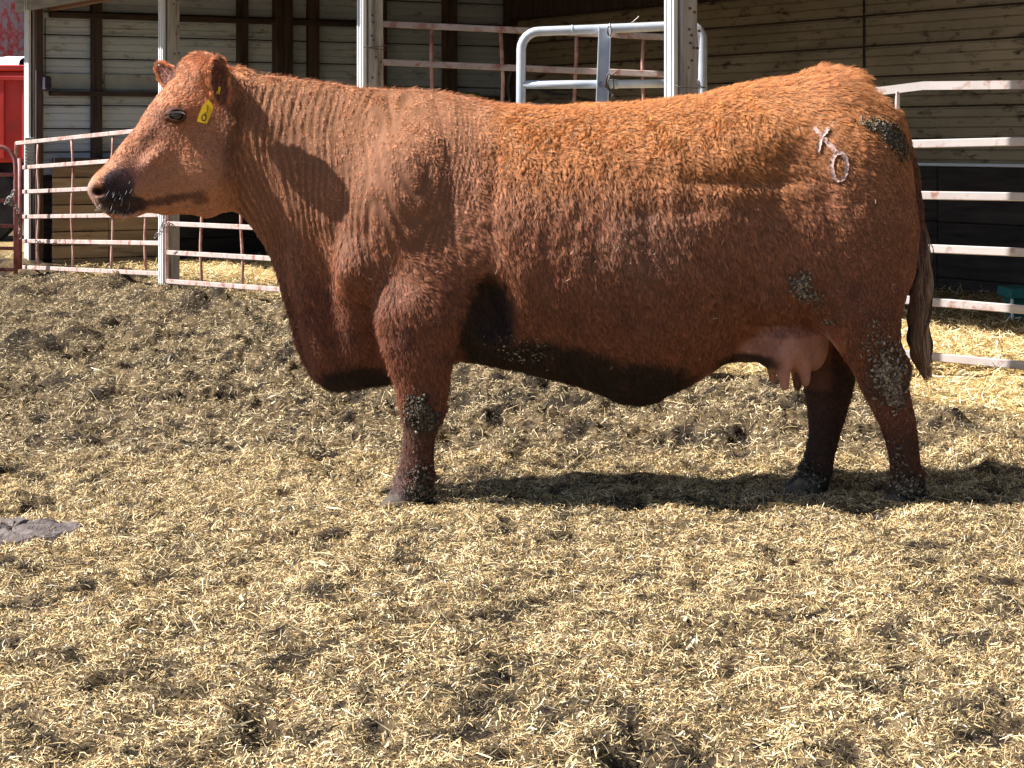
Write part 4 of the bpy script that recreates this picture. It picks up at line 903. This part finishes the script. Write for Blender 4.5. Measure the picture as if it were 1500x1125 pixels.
def keep_body(x, y, p, r):
    k = np.ones(len(x), bool)
    k &= ~((x > 1070) & (x < 1222) & (y > 484) & (y < 572))                                        # udder
    k &= ~((x < 156 + .25 * (y - 280)) & (r.random(len(x)) > .15))                                  # nose pad
    k &= ~((y > 712))
    X_, Y_ = persp(p); k &= ~((np.hypot((X_ - 258) / 14, (Y_ - 170) / 9) < 1) & (p[:, 1] < DC))     # eye
    k &= ~((np.hypot((X_ - 152) / 12, (Y_ - 280) / 9) < 1))
    nb = (X_ > 1180) & (X_ < 1250) & (Y_ > 175) & (Y_ < 275) & (p[:, 1] < DC); i = np.where(nb)[0]
    if len(i):
        dd = np.hypot(X_[i, None] - BRP[None, :, 0], Y_[i, None] - BRP[None, :, 1]).min(1); k[i[dd < 3.8]] = False
    return k
def len_body(x, y):
    L = np.full(len(x), .019); L = np.where(x < 345, .011, L); L = L * (1 - .45 * sm(560, 640, y)); L = L + .006 * sm(170, 120, y) * sm(345, 420, x)
    L = np.where(x < 240, .008, L); xw = x + 25 * vnoise(np.stack([x / 40, y / 40, 0 * x], 1), 55); L = L * (1 - .45 * sm(352, 385, x) * sm(745, 640, xw) * sm(400, 290, y)); L += .012 * sm(262, 285, x) * sm(330, 310, x) * sm(120, 95, y); L = L * (1 - .3 * sm(1180, 1230, x) * sm(200, 300, y))
    return L
def curl_body(x, y):
    x = x + 30 * vnoise(np.stack([x / 35, y / 35, 0 * x], 1), 56); return .55 * sm(700, 760, x) * sm(1130, 1050, x) * sm(330, 250, y) + .35 * sm(580, 640, x) * sm(760, 700, x) * sm(190, 230, y) * sm(330, 280, y) + .3 * sm(262, 285, x) * sm(330, 310, x) * sm(140, 110, y)
def vis(c, n):
    D = c - np.array([0, 0, CAMH]); D /= np.linalg.norm(D, axis=1)[:, None]; f = -(D * n).sum(1); x, y = PX(c)
    return np.where(f > -.25, 1.0, .12) * np.where(x < 350, 2.2, 1.0) * np.where((y > 712), .05, 1)
def face_w(c, n):
    x, y = PX(c); return vis(c, n) * (x < 352)
def kface(x, y, p, r): return keep_body(x, y, p, r) & (x < 352)
def kbody(x, y, p, r): return keep_body(x, y, p, r) & ((x > 338) | ((y < 118 + 20 * vnoise(np.stack([x / 12, y / 12, 0 * x], 1), 2)) & (x > 262)))
def jaw_w(c, n):
    x, y = PX(c); return vis(c, n) * ((x > 325) | (y < 145))
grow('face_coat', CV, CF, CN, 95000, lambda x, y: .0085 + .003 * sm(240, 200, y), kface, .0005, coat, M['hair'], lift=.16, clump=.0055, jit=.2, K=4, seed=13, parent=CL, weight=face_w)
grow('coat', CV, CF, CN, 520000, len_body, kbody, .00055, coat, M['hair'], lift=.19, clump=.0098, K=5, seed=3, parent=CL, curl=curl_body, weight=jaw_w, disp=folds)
# fringe of longer guard hairs along the spine, poll, brisket and hocks
def w_fr(c, n):
    x, y = PX(c); return sm(.75, .95, n[:, 2]) * (x > 345) * .5 + (x < 345) * (x > 268) * sm(125, 95, y) * 2 + (x > 395) * (x < 600) * (y > 440) * sm(.2, -.6, n[:, 0]) * 1.2 + (y > 540) * (y < 712) * .35 + .12 * (y > 500) * sm(-.3, -.9, n[:, 2]) + (x > 1190) * (x < 1330) * sm(170, 110, y) * 1.5
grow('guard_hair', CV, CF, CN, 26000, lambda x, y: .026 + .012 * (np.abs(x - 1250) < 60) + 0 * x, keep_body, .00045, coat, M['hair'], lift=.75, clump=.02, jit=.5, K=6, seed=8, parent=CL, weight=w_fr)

# tail switch: long wavy strands falling from the dock
def switch():
    r = np.random.default_rng(4); n = 4200; K = 12; t0 = r.random(n) ** .7
    y0 = 300 + 170 * t0; c = np.stack([cx_(np.interp(y0, [300, 360, 450, 480], [1341, 1346, 1344, 1344])), np.full(n, 7.17), cz_(y0)], 1)
    a = r.random(n) * 2 * np.pi; rad = .012 * np.sqrt(r.random(n)); p = c + np.stack([np.cos(a) * rad, np.sin(a) * rad, np.zeros(n)], 1)
    yend = np.minimum(y0 + r.uniform(60, 190, n), r.normal(536, 9, n)); cl = r.integers(0, 46, n); ca = cl * 2.4; amp = .006 + .006 * r.random(n); pts = np.empty((n, K, 3), np.float32)
    for i in range(K):
        t = i / (K - 1); y = y0 + (yend - y0) * t
        ax = np.interp(y, [300, 340, 400, 450, 490, 520, 552], [1345, 1348, 1347, 1346, 1343, 1347, 1355]); sp = np.interp(y, [300, 340, 400, 450, 500, 530, 552], [.010, .018, .026, .029, .025, .018, .007])
        fr_ = np.minimum(1, t * 2.2)
        ox = sp * np.cos(ca) * (.35 + .65 * (cl % 5) / 4); oy = sp * np.sin(ca) * .8
        wv = (np.sin(y / (9 + cl % 4) + ca * 3) * .006 + np.sin(y / 21 + cl) * .005) * (1 + .5 * np.sin(a))
        pts[:, i, 0] = (p[:, 0] * (1 - fr_) + fr_ * (cx_(ax) + ox + wv + amp * np.cos(a))); pts[:, i, 1] = p[:, 1] * (1 - fr_) + fr_ * (7.17 + oy + amp * np.sin(a)); pts[:, i, 2] = cz_(y)
    h = bpy.data.hair_curves.new('tail_switch'); h.add_curves([K] * n)
    h.attributes['position'].data.foreach_set('vector', pts.ravel()) if 'position' in h.attributes else h.position_data.foreach_set('vector', pts.ravel())
    ra = h.attributes.get('radius') or h.attributes.new('radius', 'FLOAT', 'POINT'); rr = np.tile(np.linspace(.0011, .0006, K).astype(np.float32), n); ra.data.foreach_set('value', rr)
    c4 = np.ones((n, 4), np.float32); base = np.array([[.20, .095, .05], [.22, .13, .085], [.08, .045, .035], [.34, .235, .16]])[cl % 4]; c4[:, :3] = base * (.7 + .6 * r.random((n, 1)))
    a_ = h.attributes.new('col', 'FLOAT_COLOR', 'CURVE'); a_.data.foreach_set('color', c4.ravel()); h.materials.append(M['hair']); link(bpy.data.objects.new('tail_switch', h), CL)
switch()
# --- ears: cupped leaves with hair
def ear(base, tip, face, w, seed, col_in):
    base, tip = np.array(base), np.array(tip); a = tip - base; L = np.linalg.norm(a); a /= L; c = np.array(face, float); c -= a * (a @ c); c /= np.linalg.norm(c); b = np.cross(a, c)
    nu, nv = 22, 17; V = []; C = []
    for i in range(nu):
        t = i / (nu - 1); ww = w * (.52 + .48 * math.sin(min(1, t * 1.7) * math.pi / 2)) * (1 - t ** 3.2) ** .55 * (1 + .06 * math.sin(t * 23 + seed)) + .002
        for j in range(nv):
            s = -1 + 2 * j / (nv - 1); fold_ = (.95 - .35 * t); q = s * 1.25 * fold_
            V.append(base + a * (L * t) + b * (ww * math.sin(q) / math.sin(1.25 * fold_ if 1.25 * fold_ < 1.5 else 1.5)) + c * (ww * 1.0 * (1 - math.cos(q)) - .25 * ww + .02 * t * t))
    V = np.array(V); F = np.array([(i * nv + j, i * nv + j + 1, (i + 1) * nv + j + 1, (i + 1) * nv + j) for i in range(nu - 1) for j in range(nv - 1)])
    N = vnormals(V, F); inn = 1 if (N @ c).mean() > 0 else -1; N = N * inn          # N faces the open side
    if inn < 0: F = F[:, ::-1]
    T = np.clip(((V - base) @ a) / L, 0, 1); n = len(V)
    VI = V + N * .0025; VO = V - N * .0035
    edge = [i * nv for i in range(nu)] + [(nu - 1) * nv + j for j in range(1, nv)] + [i * nv + nv - 1 for i in range(nu - 2, -1, -1)]
    FE = np.array([(p, q, q + n, p + n) for p, q in zip(edge, edge[1:])])
    VV = np.concatenate([VI, VO]); FF = np.concatenate([F, F[:, ::-1] + n, FE])
    cc = np.concatenate([np.tile(col_in, (n, 1)), np.tile([.26, .10, .06], (n, 1))])
    o = np_mesh('ear', VV, FF, M['skin'], True, cc, CL)
    kp = lambda x, y, p, r: np.ones(len(x), bool)
    fl = lambda x, y, p, nn: np.tile(a, (len(x), 1)) * .9 + b * np.sign(((p - base) @ b))[:, None] * .5
    grow('ear_hair', VO, F[:, ::-1], -N, 9000, lambda x, y: .011 + 0 * x, kp, .00055, lambda p: np.tile([.40, .16, .08], (len(p), 1)), M['hair'], .3, .008, .3, 4, seed, CL, None, fl)
    grow('inner_ear_hair', VI, F, N, 2600, lambda x, y: .016 + 0 * x, kp, .0004, lambda p: np.tile([.30, .15, .11], (len(p), 1)), M['hair'], .5, .014, .6, 4, seed + 3, CL, None, fl)
    # rim fringe
    ei = np.array(edge); EF = []; EV = []; EN = []
    for k_ in range(len(ei) - 1):
        p, q = V[ei[k_]], V[ei[k_ + 1]]; o_ = (p - base) @ b; nrm = b * np.sign(o_ + 1e-6) * .8 + c * .5 + a * .2
        i0 = len(EV); EV += [p - N[ei[k_]] * .003, q - N[ei[k_ + 1]] * .003, q + N[ei[k_ + 1]] * .003, p + N[ei[k_]] * .003]; EN += [nrm] * 4; EF.append((i0, i0 + 1, i0 + 2, i0 + 3))
    grow('ear_fringe', np.array(EV), np.array(EF), np.array(EN) / np.linalg.norm(np.array(EN), axis=1)[:, None], 4600, lambda x, y: .026 + 0 * x, kp, .0005, lambda p: np.tile([.60, .30, .17], (len(p), 1)), M['hair'], .9, .010, .5, 5, seed + 1, CL, None, lambda x, y, p, nn: np.tile(a * .4 + c * .5, (len(x), 1)))
    return a, b, c
ear(P(322, 156, 7.05), P(309, 84, 6.99), (.66, -.70, -.1), .040, 21, [.22, .085, .08])
ear(P(268, 138, 7.28), P(241, 103, 7.42), (-.35, -.8, .35), .033, 31, [.34, .16, .13])
# --- eye
h0, n0 = hit(258, 170)
ec = Vector(HPT(258.5, 170, -.1035))
bm = bmesh.new(); bmesh.ops.create_uvsphere(bm, u_segments=28, v_segments=18, radius=.0250)
for v in bm.verts: v.co = v.co + ec
bm_obj('eyeball', bm, M['eye'], CL, True)
hx_ = Vector((cY, sY, 0)); hn = Vector((sY, -cY, 0))
def lid(up):
    V = []; F = []; n = 15
    for i in range(n):
        a = math.pi * i / (n - 1); ex = -math.cos(a); h_ = math.sin(a)
        for j, (rr, hh, out) in enumerate(((1.0, 0, .0), (1.13, .16, .0015), (1.3, .45, -.004), (1.45, .75, -.012))):
            zz = ((.0190 if up else .0150) * h_ + .014 * hh * (.35 + .65 * h_)) * (1 if up else -1)
            dx = ex * .0235 * (1 + .22 * j); dz = zz
            depth = math.sqrt(max(.0, .0255 ** 2 - min(dx * dx * .6 + dz * dz * .6, .0005))) + out
            V.append(ec + hx_ * dx + Vector((0, 0, dz)) + hn * depth)
    F = [(i * 4 + j, i * 4 + j + 1, i * 4 + j + 5, i * 4 + j + 4) for i in range(n - 1) for j in range(3)]
    o = np_mesh('eyelid', [tuple(v) for v in V], F, M['lid'], True, None, CL); md = o.modifiers.new('thick', 'SOLIDIFY'); md.thickness = .003; md.offset = 0
lid(True); lid(False)
lash = []
for i in range(22):
    a = -1.1 + 2.2 * i / 21; b_ = ec + hx_ * (.0235 * math.sin(a)) + Vector((0, 0, .010 * math.cos(a) + .004)) + hn * .022
    lash.append([b_, b_ + hn * .009 + Vector((0, 0, .001)) + hx_ * .004 * math.sin(a), b_ + hn * .017 + Vector((0, 0, -.006)) + hx_ * .010 * math.sin(a)])
tubes('eyelashes', lash, .0005, M['wire'], CL, 4)
# --- ear tag: front plate hanging from the ear, back button inside it
TD = 6.955
def plate(name, poly, D, th, m, par, dx=0):
    V = [tuple(P(x, y, D + dx * (y - 150))) for x, y in poly] + [tuple(P(x, y, D + dx * (y - 150)) + Vector((0, th, 0))) for x, y in poly]; n = len(poly)
    F = [tuple(range(n)), tuple(range(n, 2 * n))[::-1]] + [(k, n + k, n + (k + 1) % n, (k + 1) % n) for k in range(n)]
    me = bpy.data.meshes.new(name); me.from_pydata(V, [], F); me.materials.append(m); return link(bpy.data.objects.new(name, me), par)
tg = plate('ear_tag', [(304.5, 145), (308, 149), (312.5, 157), (310, 165), (303, 181.5), (288.5, 178), (290.5, 170), (296, 156), (301, 150)], TD, .0022, M['tag'], CL)
def inkline(pts, w=.9):
    tube('tag_mark', [P(x, y, TD - .0012) for x, y in pts], w / 3000 * 7, M['ink'], tg, 6, True, True, .35)
inkline([(301.5, 153.5), (304.5, 154.5), (304, 157.5), (301.8, 158.8), (304.2, 160.5), (303, 164), (300.2, 165.2)])
inkline([(300.2, 165.2), (298.6, 168.5), (301.2, 167)], .7)
inkline([(298.6 + 2.9 * math.cos(a) + .9 * math.sin(a), 172.3 - 4.6 * math.sin(a) + .7 * math.cos(a)) for a in np.linspace(0, 2 * math.pi, 15)])
plate('tag_button', [(320, 127), (323.5, 127.5), (321.5, 138), (316.8, 137.2), (317.4, 133.6), (319, 133.8)], 6.995, .004, M['tag'], CL)
inkline_ = plate('button_mark', [(319, 135.2), (320.6, 135.4), (320.4, 136.6), (318.8, 136.4)], 6.9935, .001, M['ink'], CL)
# --- brand: bald scar strokes on the hip
for l in BR:
    V = []; F = []; r = random.Random(len(l)); pts = []
    for a, b in zip(l, l[1:]):
        for q in range(4): pts.append((a[0] + (b[0] - a[0]) * q / 4, a[1] + (b[1] - a[1]) * q / 4))
    pts.append(l[-1]); n = len(pts)
    for i, (x, y) in enumerate(pts):
        a, b = pts[max(i - 1, 0)], pts[min(i + 1, n - 1)]; tx, ty = b[0] - a[0], b[1] - a[1]; m_ = math.hypot(tx, ty) + 1e-6; ux, uy = -ty / m_, tx / m_; w = 3.3 + r.uniform(-1.0, .9)
        if len(l) < 10 and i in (0, n - 1): w *= .6
        for s in (-1, -.4, .4, 1):
            p, nn = hit(x + ux * w * s, y + uy * w * s); lift_ = .0055 + r.uniform(-.002, .002) if abs(s) > .5 else .004
            V.append(tuple(p + nn * lift_))
    F = [(i * 4 + j, i * 4 + j + 1, i * 4 + j + 5, i * 4 + j + 4) for i in range(n - 1) for j in range(3)]
    np_mesh('brand_scar', V, F, M['brand'], True, None, CL)
# --- crusts of dung, flecks of straw on the hide
def crust(name, spots, cols, seed, flat=.45):
    r = random.Random(seed); V = []; F = []; C = []
    for (cx, cy, sx, sy, ro, n, s0, s1) in spots:
        for _ in range(int(n * 2.2)):
            a, b = r.gauss(0, 1) * sx, r.gauss(0, 1) * sy; x = cx + a * math.cos(ro) - b * math.sin(ro); y = cy + a * math.sin(ro) + b * math.cos(ro)
            p, nn = hit(x, y)
            if p is None: continue
            s = (s0 + (s1 - s0) * r.random() ** 1.6) * S / 3.6; t = nn.orthogonal().normalized(); t.rotate(Matrix.Rotation(r.random() * 6.28, 3, nn)); u = nn.cross(t); st = 1 + r.random() * 1.2; i0 = len(V); c = p + nn * (.004 + .006 * r.random())
            k = 6; ring = []
            for q in range(k):
                an = 2 * math.pi * q / k; rr = s * (.75 + .5 * r.random()); V.append(tuple(c + t * math.cos(an) * rr * st + u * math.sin(an) * rr))
            V.append(tuple(c + nn * s * flat * (1 + r.random()) + t * s * .2)); V.append(tuple(c - nn * s * .5))
            for q in range(k): F.append((i0 + q, i0 + (q + 1) % k, i0 + k)); F.append((i0 + (q + 1) % k, i0 + q, i0 + k + 1))
            col = r.choice(cols); f = .7 + .6 * r.random(); C += [[v * f for v in col]] * (k + 2)
    o = np_mesh(name, V, F, M['crust'], False, np.array(C), CL); o['kind'] = 'stuff'; return o
DN = [(.055, .045, .034), (.09, .072, .052), (.14, .115, .085), (.032, .026, .021)]; GR = [(.17, .135, .10), (.24, .20, .155), (.10, .078, .058), (.34, .285, .22)]
crust('dung_crust', [(1284, 186, 11, 4, .35, 110, 3, 7), (1304, 201, 13, 5.5, .95, 190, 3, 8), (1320, 222, 9, 4, 1.25, 80, 3, 7)], DN + GR[:1] + [(.25, .20, .11)], 1)
crust('dung_crust', [(615, 600, 10, 9, .6, 150, 4, 9), (625, 615, 9, 7, .3, 110, 4, 9), (618, 700, 12, 14, .2, 90, 3, 7), (622, 722, 11, 7, 0, 80, 4, 9)], DN, 2, .6)
crust('dung_crust', [(1172, 418, 8, 10, .2, 60, 4, 9), (1186, 432, 14, 7, .9, 50, 3, 7), (1215, 470, 8, 5, .9, 14, 3, 6), (1285, 500, 17, 17, .9, 100, 2, 5.5), (1302, 545, 12, 17, 0, 150, 4, 10), (1312, 575, 7, 12, 0, 70, 4, 9), (1300, 560, 20, 22, .3, 60, 2, 5)], GR, 3, .4)
crust('dung_crust', [(1330, 715, 14, 10, 0, 150, 4, 9), (1316, 670, 6, 22, 0, 50, 3, 6), (1180, 705, 14, 12, 0, 140, 4, 9), (1172, 680, 6, 14, 0, 50, 3, 6)], DN + [(.25, .22, .17)], 4, .6)
crust('dung_crust', [(770, 515, 26, 14, .2, 40, 3, 7), (920, 360, 40, 30, 0, 40, 1.5, 3)], [(.09, .08, .045), (.3, .26, .2)], 5)
fl = []; r = random.Random(9)
for _ in range(75):
    x, y = (r.uniform(740, 900), r.uniform(165, 230)) if r.random() < .3 else (r.uniform(420, 1310), r.uniform(150, 560))
    p, nn = hit(x, y)
    if p is None: continue
    t = nn.orthogonal().normalized(); t.rotate(Matrix.Rotation(r.random() * 6.28, 3, nn)); L_ = r.uniform(.005, .02); p = p + nn * .012; fl.append([p - t * L_ / 2, p + nn * .002, p + t * L_ / 2])
tubes('straw_fleck', fl, .0007, M['palewood'], CL, 4)['kind'] = 'stuff'
# whiskers on the muzzle
wh = []
for _ in range(18):
    x, y = r.gauss(178, 14), r.gauss(282, 14)
    p, nn = hit(x, y)
    if p is None or p.y > 7.3: continue
    d = (nn + Vector((-.3, 0, -.5)) * r.random()).normalized(); L_ = r.uniform(.012, .03); wh.append([p, p + d * L_ * .5, p + d * L_ + Vector((-.2, 0, -.25)) * L_])
for _ in range(26):
    x = r.uniform(146, 205); y = float(np.interp(x, [146, 160, 188, 205], [300, 309, 317, 312])) - 3; p, nn = hit(x, y)
    if p is None: continue
    L_ = r.uniform(.012, .03); d = Vector((-.4 + r.uniform(-.2, .2), -.2, -.8)); wh.append([p, p + d * L_ * .5, p + d * L_ + Vector((-.2, 0, 0)) * L_])
tubes('whiskers', wh, .0003, M['trim'], CL, 4)['kind'] = 'stuff'
# --- hooves
def hoof(cx, D, w, zt, par):
    V = []; F = []
    for cl_ in (-1, 1):
        i0 = len(V); n = 14
        for q, (z, g) in enumerate(((-.03, 1.12), (.0, 1.10), (zt * .5, .98), (zt, .82), (zt + .012, .7))):
            for k in range(n):
                a = 2 * math.pi * k / n; ex = math.cos(a); lx = w * g * (1.15 if ex < 0 else .9) * ex - (.02 * (1 - z / zt) if ex < 0 else 0); V.append((cx + lx - .012 * (zt - z) / zt, D + cl_ * .031 + .030 * g * math.sin(a) * (1 - .25 * max(0, -ex)), z))
        F += [(i0 + q * n + k, i0 + q * n + (k + 1) % n, i0 + (q + 1) * n + (k + 1) % n, i0 + (q + 1) * n + k) for q in range(4) for k in range(n)]
    np_mesh('hoof', V, F, M['hoof'], True, None, par)
for (x, D, w) in ((602, 7.02, .078), (609, 7.36, .058), (1326, 7.04, .072), (1182, 7.26, .070)):
    hoof(float(P(x, 700, D).x) + .006, D, w * .84, .046, CL)
